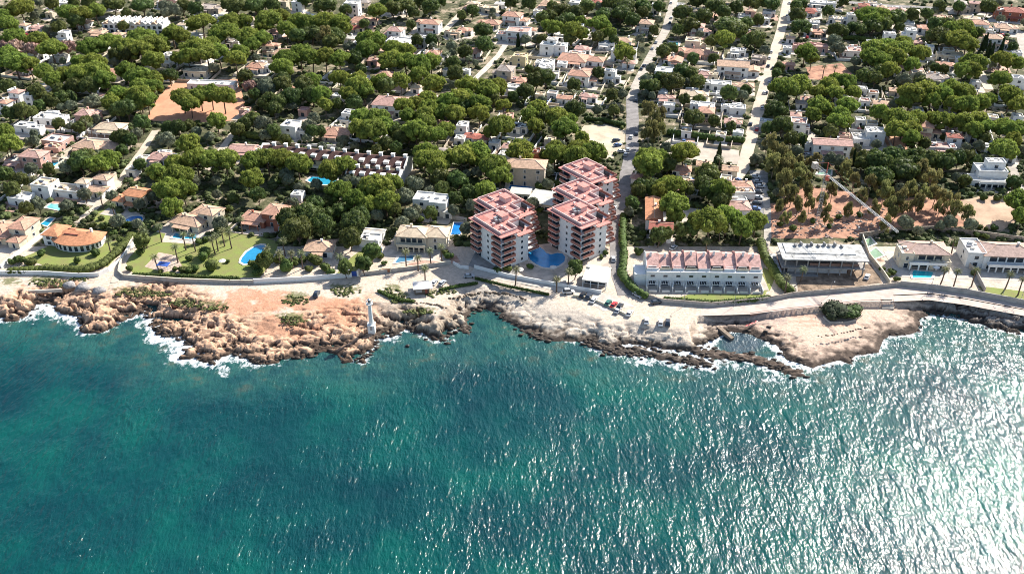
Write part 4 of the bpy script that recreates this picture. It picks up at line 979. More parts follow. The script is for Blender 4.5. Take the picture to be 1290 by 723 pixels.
V(498, 127, 52, 'h2pw', -10, .6, True, 'pinkish hipped villa with white walls and blue windows half hidden by pines', short='blue-windowed villa in the pines')
V(663, 205, 46, 'h3tb', -6, .5, True, 'tan hotel-like building with many balconies and small roof dormers', [(0, 0, 18, 10, 3, 'h')], porch=False, short='tan balconied building')
V(676, 190, 34, 'f1gr', -6, .4, True, 'long brown-walled building under a grey roof behind the tan balconied one', porch=False)
V(697, 55, 32, 'f2ww', -15, .6, True, 'bright white-blue two-storey villa with terraces among salmon roofs', [(-3, -1, 9, 7, 2, 'f'), (5, 0, 7, 7, 2, 'f'), (-1, 2, 6, 5, 3, 'h')], porch=False, short='bright white-blue villa')
V(733, 73, 56, 'h1sw', -15, .5, True, 'very wide salmon hipped roof villa right of the white-blue one', short='wide salmon hipped villa')
V(735, 92, 34, 'h2sw', -15, .6, True, 'salmon hipped white villa seaward of the very wide one')
V(653, 69, 22, 'f2yy', -15, .7, True, 'yellow box-shaped two-storey house', porch=False, short='yellow box house')
V(634, 85, 26, 'h2gb', -15, .8, True, 'beige two-storey house with grey roof seaward of the yellow box house')
V(617, 27, 28, 'h1sc', -15, .6, True, 'salmon roofed house at the far end of the dark clump of trees')
V(647, 37, 42, 'f2pw', -15, .5, True, 'long white house with a pinkish roof and blue shaded front', short='long white blue-fronted house')
V(650, 18, 30, 'h2sw', -15, .6, True, 'salmon roofed white house just inland of the blue-fronted one')
V(496, 36, 24, 'h2pw', -12, .7, True, 'white house with pink roof and a blue awning at its front', short='white house with blue awning')
V(507, 52, 40, 'f1ww', -12, .7, True, 'big dazzling white flat-roofed house seaward of the blue awning house', porch=False)
V(540, 27, 30, 'h2sw', -12, .6, True, 'white house with salmon roof and a square white tower')
V(460, 24, 32, 'h1sc', -12, .5, True, 'salmon hipped roof house inland of the pine ridge')
V(441, 3, 24, 'f3ww', -12, .6, True, 'white three-storey building at the far edge behind pines', porch=False)
V(352, 64, 28, 'h1tc', -12, .7, True, 'tan hipped house beside a tiny blue pool')
V(328, 82, 30, 'h1sw', -12, .6, True, 'salmon roofed house right of the clay court with a white porch', short='salmon house near the clay court')
V(267, 104, 62, 'f1ww', -4, .35, True, 'long flat white-roofed hall along the top of the clay court', [(0, 0, 27, 7, 1, 'f')], porch=False, patio=False, walls=False, short='long white hall by the clay court')
V(247, 88, 30, 'f1cc', -4, .5, True, 'low beige flat-roofed building behind the white hall', porch=False)
V(931, 80, 52, 'g2tw', -13, .45, True, 'long tan-roofed white house with an arcade beside the straight dusty road', short='long tan-roofed arcaded house')
V(877, 50, 26, 'f2cc', -15, .7, True, 'cream stepped villa with flat roofs beside a small pool', porch=False, short='cream stepped villa')
V(872, 64, 40, 'f1ss', -15, .5, True, 'salmon terraced house seaward of the cream stepped villa') if False else V(872, 64, 40, 'h1sp', -15, .5, True, 'salmon terraced house seaward of the cream stepped villa')
V(884, 32, 24, 'h2pw', -15, .7, True, 'white house with pinkish roof inland of the cream stepped villa')
V(812, 27, 22, 'h2tb', -15, .8, True, 'beige two-storey house beside the pale straight street')
V(840, 88, 28, 'f2ww', -15, .7, True, 'white villa with shaded blue front beside the street bend', porch=False)
V(881, 91, 30, 'h1pw', -15, .4, True, 'long low pink-roofed house between two gardens')
V(905, 104, 32, 'f1ww', -13, .5, True, 'flat white-roofed house seaward of the long tan arcaded one', porch=False)
V(936, 106, 26, 'h1tw', -13, .6, True, 'tan-roofed white house closest to the straight dusty road')
V(875, 117, 34, 'h1cw', -13, .6, True, 'cream hipped house with white walls among dark trees')
V(924, 134, 30, 'f1ww', -13, .5, True, 'low white box house beside the straight dusty road', porch=False, short='low white box house')
V(840, 121, 20, 'h1pw', -13, .6, True, 'small pink-roofed house behind the big eucalyptus-like pine')
V(924, 152, 20, 'h1pw', -13, .8, True, 'small pink and white garden house near four round trees')
V(966, 152, 17, 'f1ww', -15, .7, True, 'small white house tucked right of the dusty road', porch=False)
V(1009, 152, 24, 'f2pw', -12, .8, True, 'white two-storey house with pinkish top terrace', porch=False, short='white house with pinkish top')
V(1092, 172, 36, 'f1ww', -10, .7, True, 'modern flat white house with a dark garage opening', [(-3, 0, 8, 8, 1, 'f'), (4, 2, 9, 7, 2, 'f')], porch=False, short='modern flat white house')
V(1047, 185, 46, 'g1pw', -10, .5, True, 'long pink-tan roofed house with two white arches', [(0, 0, 18, 8, 2, 'g')], short='pink-tan house with white arches')
V(1022, 180, 18, 'f1ww', -10, .7, True, 'white pergola-like annex at the end of the arched house', porch=False)
V(1186, 183, 34, 'f1pw', -10, .5, True, 'white arcaded house with a faded pink roof', short='white arcaded house under pines')
V(1203, 170, 17, 'h2rw', -10, .8, True, 'small white tower house with a red roof', porch=False)
V(1146, 37, 16, 'f3ww', -10, .9, True, 'stepped white three-storey house between pines', porch=False, short='stepped white tall house')
V(1121, 42, 14, 'f2ww', -10, .9, True, 'small blue-white house beside the stepped tall one', porch=False)
V(1074, 62, 24, 'f1pw', -10, .8, True, 'square pink and white flat-roofed house with a courtyard', porch=False, short='square courtyard house')
V(1021, 57, 42, 'f1pp', -10, .3, True, 'long low pinkish house above the red earth garden', porch=False)
V(1071, 18, 16, 'f2ww', -10, .8, True, 'white slab-like house seaward of the reddish roofs', porch=False)
V(1086, 6, 18, 'h2rp', -10, .7, True, 'reddish roofed house near the dark far street')
V(1273, 12, 34, 'h2rr', -12, .6, True, 'big red-brown building at the far edge beside the dark street', short='big red-brown building')
V(1239, 28, 22, 'h2sw', -12, .8, True, 'white house with pinkish roof near the red-brown building')
V(1268, 33, 26, 'h1tw', -12, .7, True, 'tan-roofed house beside the grey street at the far side')
V(1257, 46, 30, 'h2tw', -12, .6, True, 'white villa with tan roof and a row of dark windows', short='white tan-roofed villa with cypresses')
V(1181, 96, 28, 'h1gw', -10, .6, True, 'grey-tan hipped house among the pines')
V(1157, 91, 16, 'f2cc', -10, .8, True, 'small cream box house beside the grey-tan hipped one', porch=False)
V(1284, 97, 16, 'f2ww', -10, .8, True, 'grey-white box house under the pines at the edge', porch=False)
V(824, 262, 24, 'g2ow', -8, 2.2, True, 'narrow orange-roofed house running inland beside the hedged garden', [(0, 0, 6.5, 20, 2, 'g')], porch=False, walls=False, short='narrow orange-roofed house')
V(833, 283, 30, 'h2rw', -8, .8, True, 'red-roofed white house at the seaward end of the narrow orange one', [(0, 0, 9, 7, 2, 'g')], porch=False, walls=False)
V(859, 211, 22, 'h1sw', -12, .7, True, 'salmon hipped house behind the dark garden trees')
V(887, 205, 17, 'h1tb', -12, .8, True, 'small beige house at the edge of the sandy plot')
V(920, 211, 18, 'g1tc', -12, .6, True, 'tan-roofed small house beside the straight road end')
V(934, 232, 28, 'h1sw', -4, .7, True, 'salmon stepped roof house at the head of the parking strip', [(0, 0, 10, 7, 1, 'h'), (0, -6, 9, 5, 1, 'f')], porch=False, walls=False, short='salmon stepped roofs by the parking strip')
V(931, 258, 28, 'h1pw', -4, .7, True, 'pink-roofed white house at the seaward end of the parking strip', [(0, 0, 9, 8, 1, 'h'), (0, 6, 9, 4, 1, 'f')], porch=False, walls=False)
V(468, 296, 28, 'f1ww', -8, .7, True, 'flat pale carport left of the long cream villa', [(0, -1.5, 8, 6, 1, 'f'), (0, 4.5, 8, 3, 1, 'g')], porch=False, walls=False)
V(375, 243, 14, 'f1ww', -8, 1, True, 'tiny white pavilion behind the red-walled villa', porch=False, walls=False)
V(654, 158, 22, 'f1dg' if False else 'f1dw', -14, .7, True, 'low building with a dark blue-black flat roof', porch=False)
def gallery(root, cx, y, w_, n, z, hh, wc, depth=2.6, slab=True):
    # white piers before tall dark glazing, with a balcony slab and its rail above
    g = MB().box(cx, y - .06, z, w_ - .3, .1, hh).build('window', GLASS, root)
    for i in range(n + 1): MB().box(cx - w_ / 2 + .25 + i * (w_ - .5) / n, y - (depth if slab else .35) + .25, z - .1, .5, .45, hh + .1).build('pier', WALL[wc], root)
    if slab:
        m = MB().box(cx, y - depth / 2 - .13, z + hh + .003, w_ + .3, depth + .2, .3); m.box(cx, y - depth - .1, z + hh + .305, w_ + .3, .12, .85); m.build('balcony', WALL[wc], root)
gallery(GAL['tall'], 2, -5.5, 17, 6, .3, 2.3, 'white'); gallery(GAL['tall'], 2, -5.52, 17, 5, 3.7, 2.1, 'white', slab=False)
gallery(GAL['mauve'], 0, -5.0, 14, 4, .3, 2.3, 'white'); gallery(GAL['mauve'], 1, -5.02, 10, 3, 3.7, 1.9, 'cream', slab=False)
gallery(GAL['cream'], -3, -4.5, 11.5, 5, .3, 2.2, 'cream', 2.2); gallery(GAL['cream'], -3, -4.52, 10, 4, 3.6, 1.9, 'cream', slab=False)
gallery(GAL['modern'], 0, -7.5, 14, 5, .3, 2.3, 'white', 1.5)
# remaining houses, read tile by tile
EXTRA = {
'T1': '300 215 100 h1pw;195 195 60 h1tw;510 15 150 f1ww;890 150 110 f2ww;790 255 120 h1tc;960 270 90 h1tc;410 100 60 f1cc',
'T2': '60 15 130 h1bw;40 180 70 f1ww;420 55 170 f1gb;745 150 80 f1cc;480 130 70 f1ww;195 190 60 h1cw;300 275 90 h1ww;955 250 95 g1pw;1130 15 80 f2ww;1010 10 70 f2cc;600 330 110 f1gw;90 580 70 h1rb',
'T3': '320 215 90 h1rc;270 300 90 h1ww;1100 255 120 f1tc;1200 235 100 h1sw;450 480 70 h1pp;1200 570 70 f2ww;1070 565 80 f1ww;1270 20 90 h1cc;380 10 80 h2gb;860 300 70 f2ww;150 590 70 f1cc',
'T4': '30 20 90 h1cc;200 25 80 h1ww;90 55 150 f1cc;600 20 120 h1tw;780 12 110 f2ww;960 12 120 h1rw;350 640 110 h1sp;570 540 110 f1ww;620 590 90 f1cw;1060 345 110 f1ww;1200 320 110 h1tw;1145 405 80 f2ww;1110 575 120 f2ww;1240 500 90 h1pw;560 500 130 f1ww;870 385 110 h1pw;500 85 60 f1cw;430 230 110 h1sw;1270 400 60 f2cw;700 510 70 f1ww',
'T5': '90 215 130 f1gw;545 85 150 f1cc;940 80 70 h2tp;890 120 90 f1ww;1035 150 110 f1cw;1090 90 90 f1ww;920 262 100 h1pw;1010 460 110 f1gb;840 405 110 f1ww;20 410 60 h1pp;1240 385 60 f1ww;1250 515 80 h1sp;610 425 100 h1so;170 35 40 f2ww;370 35 50 f1ww;1280 90 40 f2ww;420 50 60 h1cc;1265 300 50 h1tw;640 600 60 f1cc',
'T6': '240 15 180 f1ww;160 80 110 h1rw;340 145 90 f1cw;460 85 60 f2ww;830 75 140 h1pw;960 82 100 h1cw;1200 135 150 f1tc;1105 375 60 f1ww;1000 335 70 h1pp;160 175 90 f1ww;210 250 100 h1sb;700 50 90 h1tw;120 240 50 h1cw;1260 400 70 f1cw',
'T7': '690 440 180 f1cc;560 160 90 f1tw;540 365 70 f1ww;1240 330 90 f2ww;1000 240 70 f1cw;800 20 110 h2gb;900 20 80 h2pb;640 400 70 f1ww;770 470 60 f1ww;1230 420 70 f1ww;60 20 60 f1cw',
'T8': '120 90 110 h2pw;35 175 80 h2sw;240 120 60 f2ww;790 120 70 h1pw;440 540 110 f1cp',
'U1': '700 240 60 f1cp;730 270 60 h1pw;1180 240 50 f1pp',
'U2': '165 125 60 f1ww;800 55 60 h1cw;1050 575 110 g1gb;1250 450 100 h1rw;1160 470 60 f1ww;230 320 60 f1cw',
'U3': '310 15 100 h1pp;320 55 130 f1ww;520 115 60 f1cc;620 105 70 f1gw;720 140 100 g1sw;915 125 120 h1pw;40 465 100 h1rc;260 535 70 h1pw;150 505 70 f1ww;260 285 70 f1cp;600 480 60 f1cc;560 570 60 f1gw;230 600 60 f1ww;110 380 60 h1gb',
'U4': '280 200 80 f1ww;230 90 60 f1ww;420 410 60 f1cw;1000 470 40 f1pw;700 440 60 f1cw;840 420 50 f1ww',
'U5': '720 185 120 g1tw;580 165 60 f1pw;835 80 90 h1tb;545 320 60 f1ww;640 350 60 f1cw;20 280 60 h1pw;410 445 60 f1cp;60 180 60 h1gw;1010 240 60 f1cw;560 70 50 f1ww;650 100 50 f1sw;100 150 50 h1pw',
'U6': '1010 540 60 f1ww;870 450 50 f1cw;1180 610 50 f1cw;1240 290 50 f1ww;900 15 60 f1ww;1040 300 40 f1cw',
'U7': '1160 180 60 f1cw;1080 270 60 f1cw;880 320 60 f1tc',
'U8': '470 250 60 h1tw;410 230 50 f1cw;360 290 50 h1pw;20 200 60 h1pw;560 160 50 f1cw;740 215 60 f1cw',
}
def parse(s): return [q.split() for q in s.split(';') if q.strip()]
for tl, s_ in EXTRA.items():
    for q in parse(s_):
        x, y = pix(tl, float(q[0]), float(q[1]))
        if any(math.hypot((x - h[0]) , (y - h[1]) * 1.6) < 8 for h in HOUSES): continue
        if near_road(*at(x, y, G + 3.5), float(q[2]) / 6.45 / pxm(y) * .42): continue
        villa(x, y, float(q[2]) / 6.45, q[3], -14, random.Random(int(x)).uniform(.5, .8), False)
INFILL = []
random.seed(31)
def infill():
    rr = random.Random(77); got = 0
    for _ in range(4000):
        if got >= 62: break
        px, py = (rr.uniform(430, 1290), rr.uniform(4, 165)) if rr.random() < .8 else (rr.uniform(0, 430), rr.uniform(2, 120))
        x, y = at(px, py, G + 3.5); r = rr.uniform(4, 6.5)
        if any((bx_ - x) ** 2 + (by_ - y) ** 2 < (br + r + 1.5) ** 2 for bx_, by_, br in BLOCK): continue
        ok = True
        for P, hw in ROADS:
            for (x0, y0), (x1, y1) in zip(P[:-1], P[1:]):
                if math.hypot(x - (x0 + x1) / 2, y - (y0 + y1) / 2) < hw + r + 4: ok = False
        for poly in OPEN:
            if any(math.hypot(x - a, y - b) < r + 3 for a, b in poly): ok = False
            if inside(np.array([x]), np.array([y]), poly)[0]: ok = False
        if not ok: continue
        villa(px, py, r * 2 * pxm(py, G + 3) / 1.12, rr.choice(('h1sw', 'f1ww', 'h1tw', 'h1pw', 'f2ww', 'f1cw', 'h2sc', 'h1cw', 'g1sw', 'f1ww')), -14, rr.uniform(.55, .8), False); got += 1
infill()
# beyond the frame on both sides and past its top, so a step aside still sees a town
random.seed(11)
for (x, y) in [(-60, 60), (-90, 120), (-70, 190), (-110, 250), (-60, 300), (-130, 320), (1350, 60), (1380, 130), (1340, 190), (1400, 250), (1380, 300), (1360, 340)]:
    villa(x, y, random.uniform(30, 46), random.choice(('h1sw', 'h2tw', 'f2ww', 'h1pw')), -14, .7, False)

# ---------------------------------------------------------------- pools
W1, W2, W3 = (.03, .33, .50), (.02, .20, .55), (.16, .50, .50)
pool([(303,330),(305,325),(311,318),(321,311),(328,309),(333,309.5),(334.5,313),(331,319),(326,325),(316,332),(308,333)], 'long blue pool with rounded ends on the mown lawn', water=(.02, .26, .48), short='rounded lawn pool')
pool([(217, 300), (221, 294), (231, 294), (229, 301)], 'left basin of the two-basin pool before the tan villa', water=W1)
pool([(232, 301), (235, 294), (248, 296), (247, 302)], 'wider basin of the two-basin pool before the tan villa', water=W1)
pool([(60, 208), (70, 199), (84, 201), (88, 206), (78, 212), (66, 212)], 'bright blue angled pool below the orange-tan villa', water=W1, short='bright angled pool')
pool([(58, 262), (64, 257), (80, 259), (76, 266)], 'pale turquoise pool in the white compound', water=W3, short='pale compound pool')
pool([(51, 283), (62, 275), (68, 276), (60, 285)], 'small blue pool beside the concrete lane', water=W1)
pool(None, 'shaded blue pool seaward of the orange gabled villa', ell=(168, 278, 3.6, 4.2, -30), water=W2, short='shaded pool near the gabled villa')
pool([(387, 228), (393, 223), (424, 225), (424, 233), (398, 233)], 'long blue pool among pines seaward of the long brown terrace', water=W1, short='long pool among pines')
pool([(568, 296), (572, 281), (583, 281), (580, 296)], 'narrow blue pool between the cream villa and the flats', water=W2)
kp = [(664,320),(666,314),(672,312),(680,312),(685,315),(688,319),(694,321),(702,319),(709,320),(712,324),(711,330),(704,335),(694,338),(684,337),(675,333),(668,328)]
pool(kp, 'kidney-shaped blue pool between the two blocks of flats', water=(.03, .30, .62), short='kidney pool')
pool([(1149, 345), (1151, 341), (1176, 343), (1173, 350), (1150, 350)], 'turquoise pool before the mauve-roofed villa', water=(.04, .50, .55), short='turquoise pool')
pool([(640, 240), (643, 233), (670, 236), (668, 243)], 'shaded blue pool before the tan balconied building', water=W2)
pool([(866, 288), (870, 276), (882, 268), (890, 272), (884, 284), (874, 293)], 'turquoise garden pool in the shade of trees', water=(.10, .48, .50), short='tree-shaded turquoise pool')
pool([(1088, 305), (1096, 299), (1102, 307), (1094, 311)], 'small greenish tank above the building site, inland one', water=(.25, .38, .24))
pool([(1092, 321), (1103, 313), (1113, 322), (1100, 327)], 'small greenish tank above the building site, seaward one', water=(.25, .38, .24))
pool([(1029, 220), (1032, 215), (1047, 215), (1046, 221)], 'faded green pool behind the crane top', water=(.25, .42, .30))
pool([(842, 57), (844, 53), (856, 54), (855, 58)], 'small pale blue pool near the cream stepped villa', water=W3)
pool([(330, 72), (332, 68), (338, 69), (336, 73)], 'tiny blue pool beside the tan hipped house', water=W3)
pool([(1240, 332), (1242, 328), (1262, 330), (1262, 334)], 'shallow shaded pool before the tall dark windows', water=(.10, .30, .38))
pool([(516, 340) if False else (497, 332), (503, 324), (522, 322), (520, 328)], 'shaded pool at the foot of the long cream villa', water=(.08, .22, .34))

# ---------------------------------------------------------------- unfinished building, crane, tower, kiosk
def unfinished():
    x, y = at(1036, 318, G + 6.8); root = empty('unfinished_building', x, y, G, R(-3)); tag(root, 'unfinished concrete building with a wide white roof slab and open floors', 'unfinished building')
    LAND.append(('unfinished building', x, y)); Wd, D = 33, 13
    SL = mat('raw_slab_white', (.56, .55, .52), .9, .3, .35); CG = mat('raw_concrete', (.36, .34, .32), .9, .2, .6)
    m = MB().box(0, 0, 6.6, Wd, D, .45); m.box(-1, 2, 7.052, Wd - 6, D - 5, .3); m.box(-8, -4, 7.052, 9, 2.2, .12); m.box(7, -3.5, 7.052, 5, 3, .08); m.build('roof', SL, root)
    m = MB().box(-.5, -.3, 3.2, Wd - 1, D - .2, .35); m.box(-9, -5, -.2, 14, 5, .4); m.build('floor_slab', CG, root)
    m = MB()
    for i in range(8):
        for j in (-1, 0, 1): m.box(-Wd / 2 + 1.4 + i * (Wd - 2.8) / 7, j * (D / 2 - .8), -.3, .45, .45, 3.49); m.box(-Wd / 2 + 1.4 + i * (Wd - 2.8) / 7, j * (D / 2 - .8), 3.56, .45, .45, 3.03)
    m.build('column', CG, root)
    m = MB().box(0, D / 2 - 1.4, -.3, Wd - 3, .3, 3.4); m.box(2, D / 2 - 1.4, 3.56, Wd - 8, .3, 3.0); m.box(-Wd / 2 + 1, 1, -.3, .3, D - 4, 3.4); m.build('wall', WALL['pink'], root)
    m = MB()
    for i in range(9): m.box(-10 + i * 2.2 + (i % 3) * .3, 3.6 + (i % 2), 7.36, .5, 1.6, .9 + .4 * (i % 2), .3)
    m.build('block_pallet', CG, root)
    m = MB().box(-Wd / 2 - 1.5, -1, -.3, 3.2, D + 2, 2.2); m.build('side_ramp', SL, root)
    MB().box(-2, -D / 2 + 2.2, -.3, Wd - 10, .25, 3.4).build('infill_wall', mat('infill_grey', (.5, .5, .5), .9, .1), root); MB().box(4, -D / 2 + 1.6, 3.56, Wd - 14, .22, 1.1).build('infill_wall', mat('infill_brown', (.35, .2, .15), .9, .15), root)
    for k in (-14, -8, 0, 8, 14): BLOCK.append((x + k, y, 8))
unfinished()
def crane():
    bx_, by_ = at(1028, 288); root = empty('tower_crane', bx_, by_); tag(root, 'white lattice tower crane with its long jib reaching over the building site', 'crane'); LAND.append(('tower crane', bx_, by_))
    H = 24.5
    def lattice(p, q, w_, n, tri=False):
        m = MB(); p, q = Vector(p), Vector(q); d = (q - p).normalized(); up = Vector((0, 0, 1)) if abs(d.z) < .9 else Vector((1, 0, 0))
        s_ = d.cross(up).normalized(); u = s_.cross(d).normalized()
        offs = [(-1, -1), (1, -1), (1, 1), (-1, 1)] if not tri else [(-1, -1), (1, -1), (0, 1)]
        ch = [[p.lerp(q, i / n) + s_ * (a_ * w_ / 2) + u * (b_ * w_ / 2) for i in range(n + 1)] for a_, b_ in offs]
        for c in ch: m.tube([c[0], c[-1]], .055, 4)
        k = len(ch)
        for i in range(n):
            for j in range(k): m.tube([ch[j][i], ch[(j + 1) % k][i + 1]], .03, 3); m.tube([ch[j][i], ch[(j + 1) % k][i]], .03, 3)
        return m
    lattice((0, 0, 0), (0, 0, H), 1.2, 16).build('mast', METALG, root)
    tx, ty = at(1131, 295, G + H); jx, jy = tx - bx_, ty - by_; Ld = math.hypot(jx, jy); ux, uy = jx / Ld, jy / Ld
    lattice((0, 0, H + .9), (jx, jy, H + .9), .75, 26, True).build('jib', WHITEP, root)
    cj = 9.0
    lattice((0, 0, H + .9), (-ux * cj, -uy * cj, H + .9), 1.2, 6).build('counter_jib', METALG, root)
    MB().box(-ux * cj, -uy * cj, H - .6, 2.2, 2.0, 2.6, math.atan2(uy, ux)).build('counterweight', CONC, root)
    m = MB().tube([(0, 0, H + 1.4), (0, 0, H + 6)], .22, 5)
    for f in (.45, .9): m.tube([(0, 0, H + 6), (jx * f, jy * f, H + 1.4)], .05, 3)
    m.tube([(0, 0, H + 6), (-ux * cj, -uy * cj, H + 1.6)], .05, 3); m.build('apex', mat('crane_red', (.5, .12, .08), .6, .1), root)
    cb = MB().box(.2, -1.5, H - 1.2, 1.3, 1.4, 2.0).build('cab', mat('crane_red', (.5, .12, .08)), root)
    fx, fy = jx * .55, jy * .55; m = MB().tube([(fx, fy, H + .3), (fx, fy, H - 9)], .05, 4); m.box(fx, fy, H - 9.8, .5, .5, .8); m.build('hook', METALG, root)
crane()
def beacon():
    x, y = at(468, 411); z = 3.0; root = empty('beacon_tower', x, y, z); tag(root, 'slender white beacon tower with a gallery standing on the reddish rocks', 'beacon tower'); LAND.append(('white beacon tower', x, y))
    m = MB().box(0, 0, -1.5, 2.5, 2.5, 3.4); m.box(0, 0, 1.902, 2.8, 2.8, .2); b_ = m.build('plinth', WALL['white'], root)
    MB().box(.0, -1.25, .1, .8, .1, 1.6).build('door', METALG, b_)
    MB().tube([(0, 0, 2.1), (0, 0, 10.6)], .82, 20, 0, .6).build('tower', WHITEP, root)
    g = MB().tube([(0, 0, 10.6), (0, 0, 10.85)], 1.25, 20); 
    for i in range(12): a = i * math.pi / 6; g.tube([(1.18 * math.cos(a), 1.18 * math.sin(a), 10.8), (1.18 * math.cos(a), 1.18 * math.sin(a), 11.8)], .055, 4)
    ringp = [(1.18 * math.cos(i * math.pi / 10), 1.18 * math.sin(i * math.pi / 10), 11.8) for i in range(21)]
    g.tube(ringp, .05, 4); g.build('gallery', WHITEP, root)
    l_ = MB().tube([(0, 0, 10.86), (0, 0, 12.3)], .52, 14).build('lantern', GLASS, root)
    MB().tube([(0, 0, 12.3), (0, 0, 12.9)], .68, 14, 0, .1).build('cap', WHITEP, l_)
beacon()
def kiosk():
    x, y = at(531, 360, G + 2.7); root = empty('kiosk', x, y, G, R(8)); tag(root, 'small wooden beach kiosk with a flat white roof beside the low garden bank', 'kiosk'); LAND.append(('beach kiosk', x, y))
    MB().box(0, 0, -.2, 5.6, 3.8, 2.7).build('wall', mat('kiosk_wood', (.16, .12, .09), .8, .2), root)
    m = MB().box(.4, .2, 2.52, 7.4, 5.2, .2); m.build('roof', mat('kiosk_roof', (.66, .62, .60), .8, .08), root)
    MB().box(-1.2, -1.9, .9, 2.4, .08, 1.2).build('shutter', METALG, root); MB().box(1.6, -1.9, .1, .9, .08, 2.0).build('door', mat('kiosk_door', (.30, .10, .07)), root)
    m = MB()
    for i in (-1, 1): m.box(3.8 * .95, i * 2.2, 0, .12, .12, 2.5)
    m.box(0, 3.6, 2.0, 6, 1.8, .1); m.build('post', METALG, root); BLOCK.append((x, y, 5))
kiosk()
def canopy():
    x, y = at(752, 345, G + 3.4); root = empty('pavilion', x, y, G, R(-14)); tag(root, 'white flat-roofed pavilion at the sea end of the narrow street', 'pavilion'); LAND.append(('white pavilion at the street end', x, y))
    m = MB().box(0, 0, 3.2, 9.6, 11.5, .4); m.box(-4, 4, 3.602, 1.5, 2, .6); m.build('roof', ROOF['white'], root)
    MB().box(0, 1.5, -.3, 8.8, 8, 3.49).build('wall', WALL['white'], root); MB().box(0, -2.55, .4, 8.4, .12, 2.4).build('window', GLASS, root)
    for i in range(4): MB().box(-4.4 + i * 2.93, -5.4, -.3, .3, .3, 3.49).build('pillar', WALL['white'], root); BLOCK.append((x, y, 7))
canopy()
def pergola():
    x, y = at(206, 333, G + 2.2); root = empty('pergola', x, y, G, R(-8)); tag(root, 'blue-covered garden shelter on the pinkish patio among palms', 'shelter')
    m = MB().box(0, 0, 2.3, 4.6, 3.2, .14); m.build('roof', mat('blue_tarp', (.05, .12, .42), .6, .15), root)
    m = MB()
    for a in (-1, 1):
        for c in (-1, 1): m.box(a * 2.1, c * 1.4, 0, .14, .14, 2.3)
    m.build('post', WHITEP, root)
pergola()

# ---------------------------------------------------------------- walls and hedges along the shore
CW = mat('wall_grey_render', (.46, .42, .38), .9, .15, .5)
wall([(-60, 350), (-10, 346), (55, 346), (100, 349), (125, 348), (137, 342), (152, 330), (172, 304)], 1.7, 'white rendered wall along the shore track below the round-fronted villa', WALL['white'])
wall([(168, 302), (152, 334), (150, 345), (156, 350), (184, 352), (230, 355), (290, 357), (320, 357)], 1.5, 'stone garden wall curving round the palm lawn', CW, cap=WALL['cream'])
wall([(320, 357), (381, 354), (443, 349)], 2.0, 'blue-shaded rendered wall with piers along the shore track', WALL['white'])
wall([(455, 347), (499, 342), (568, 333)], 1.5, 'grey stone wall below the long cream villa', CW, cap=WALL['cream'])
gx_, gy_ = at(445, 348); 
g_ = empty('gateway', gx_, gy_, G, R(2)); MB().box(-1.8, 0, -.2, .6, .6, 2.8).build('gatepost', WALL['white'], g_); MB().box(1.8, 0, -.2, .6, .6, 2.8).build('gatepost', WALL['white'], g_)
MB().box(0, 0, .1, 2.9, .12, 2.2).build('gate', mat('gate_blue', (.04, .10, .40), .5, .1), g_); tag(g_, 'bright blue gate between two white posts in the shore wall', 'gateway')
gx_, gy_ = at(486, 343.5); g_ = empty('gateway', gx_, gy_, G, R(4)); MB().box(-1.9, 0, -.2, .5, .5, 2.2).build('gatepost', WALL['cream'], g_); MB().box(1.9, 0, -.2, .5, .5, 2.2).build('gatepost', WALL['cream'], g_)
MB().box(0, 0, .1, 3.2, .12, 1.7).build('gate', mat('gate_brown', (.35, .15, .08), .6, .1), g_); tag(g_, 'reddish-brown gate below the terracotta drive', 'gateway')
wall([(571, 333), (580, 338), (590, 339)], 1.4, 'short white wall left of the flats entrance', WALL['white'])
wall([(598, 338), (640, 349), (700, 360), (757, 370)], 1.5, 'long white wall around the pool gardens of the flats', WALL['white'])
wall([(786, 345), (795, 360), (806, 372), (832, 381), (896, 386), (970, 379), (998, 373), (1044, 369), (1100, 364), (1134, 360)], 1.6, 'stone wall along the promenade below the white terrace', CW, cap=STONE)
wall([(1134, 360), (1172, 364), (1216, 370), (1290, 384), (1420, 409)], 2.2, 'tall grey wall along the promenade below the mauve-roofed villas', CW)
wall([(945, 397), (992, 391), (1030, 387), (1085, 381), (1112, 380)], 1.0, 'low reddish edge wall of the promenade above the flat rock', mat('edge_red', (.38, .22, .17), .9, .2), .3, G - .9)
wall([(1124, 380.5), (1170, 378.5), (1215, 385), (1290, 399), (1420, 425)], 3.0, 'high sea wall under the promenade', CW, .6, G - 2.95)
wall([(722, 377), (745, 381), (770, 392), (790, 402), (792, 397)], 2.2, 'pale retaining wall of the small car park', WALL['cream'], .5, G - 1.3)
wall([(0, 256), (25, 237), (48, 215)], 2.0, 'pale wall running diagonally past the low white cube', WALL['white'])
wall([(64, 290), (30, 315), (2, 338)], 1.5, 'long white wall of the concrete lane', WALL['white'])
wall([(30, 367) if False else (33, 368.5), (78, 366.5)], .9, 'low pale quay wall above the small foam inlet', CONC, .6, G - 1)
wall([(1086, 300), (1095, 325), (1112, 346), (1120, 358)], 2.0, 'pale wall between the unfinished building and the mauve villa', WALL['cream'])
wall([(1082, 300), (1130, 293), (1180, 291), (1230, 297), (1290, 305)], 2.4, 'long brown stone wall inland of the two mauve-roofed villas', STONE, .5)
wall([(1210, 325), (1228, 345), (1240, 368)], 2.2, 'wall between the two mauve-roofed villas', CW)
wall([(980, 345), (992, 362), (1003, 370)], 1.2, 'low wall left of the rough soil plot', CW)
wall([(570, 276), (588, 280)], 2.0, 'short wall behind the narrow blue pool', CW)
hedge([(170, 349), (230, 351), (300, 354)], 1.6, 1.9, 'clipped hedge just inside the curving stone wall')
hedge([(15, 344), (60, 341), (110, 342), (128, 336), (148, 320), (166, 299)], 3.4, 2.3, 'clipped hedge above the white wall by the round-fronted villa')
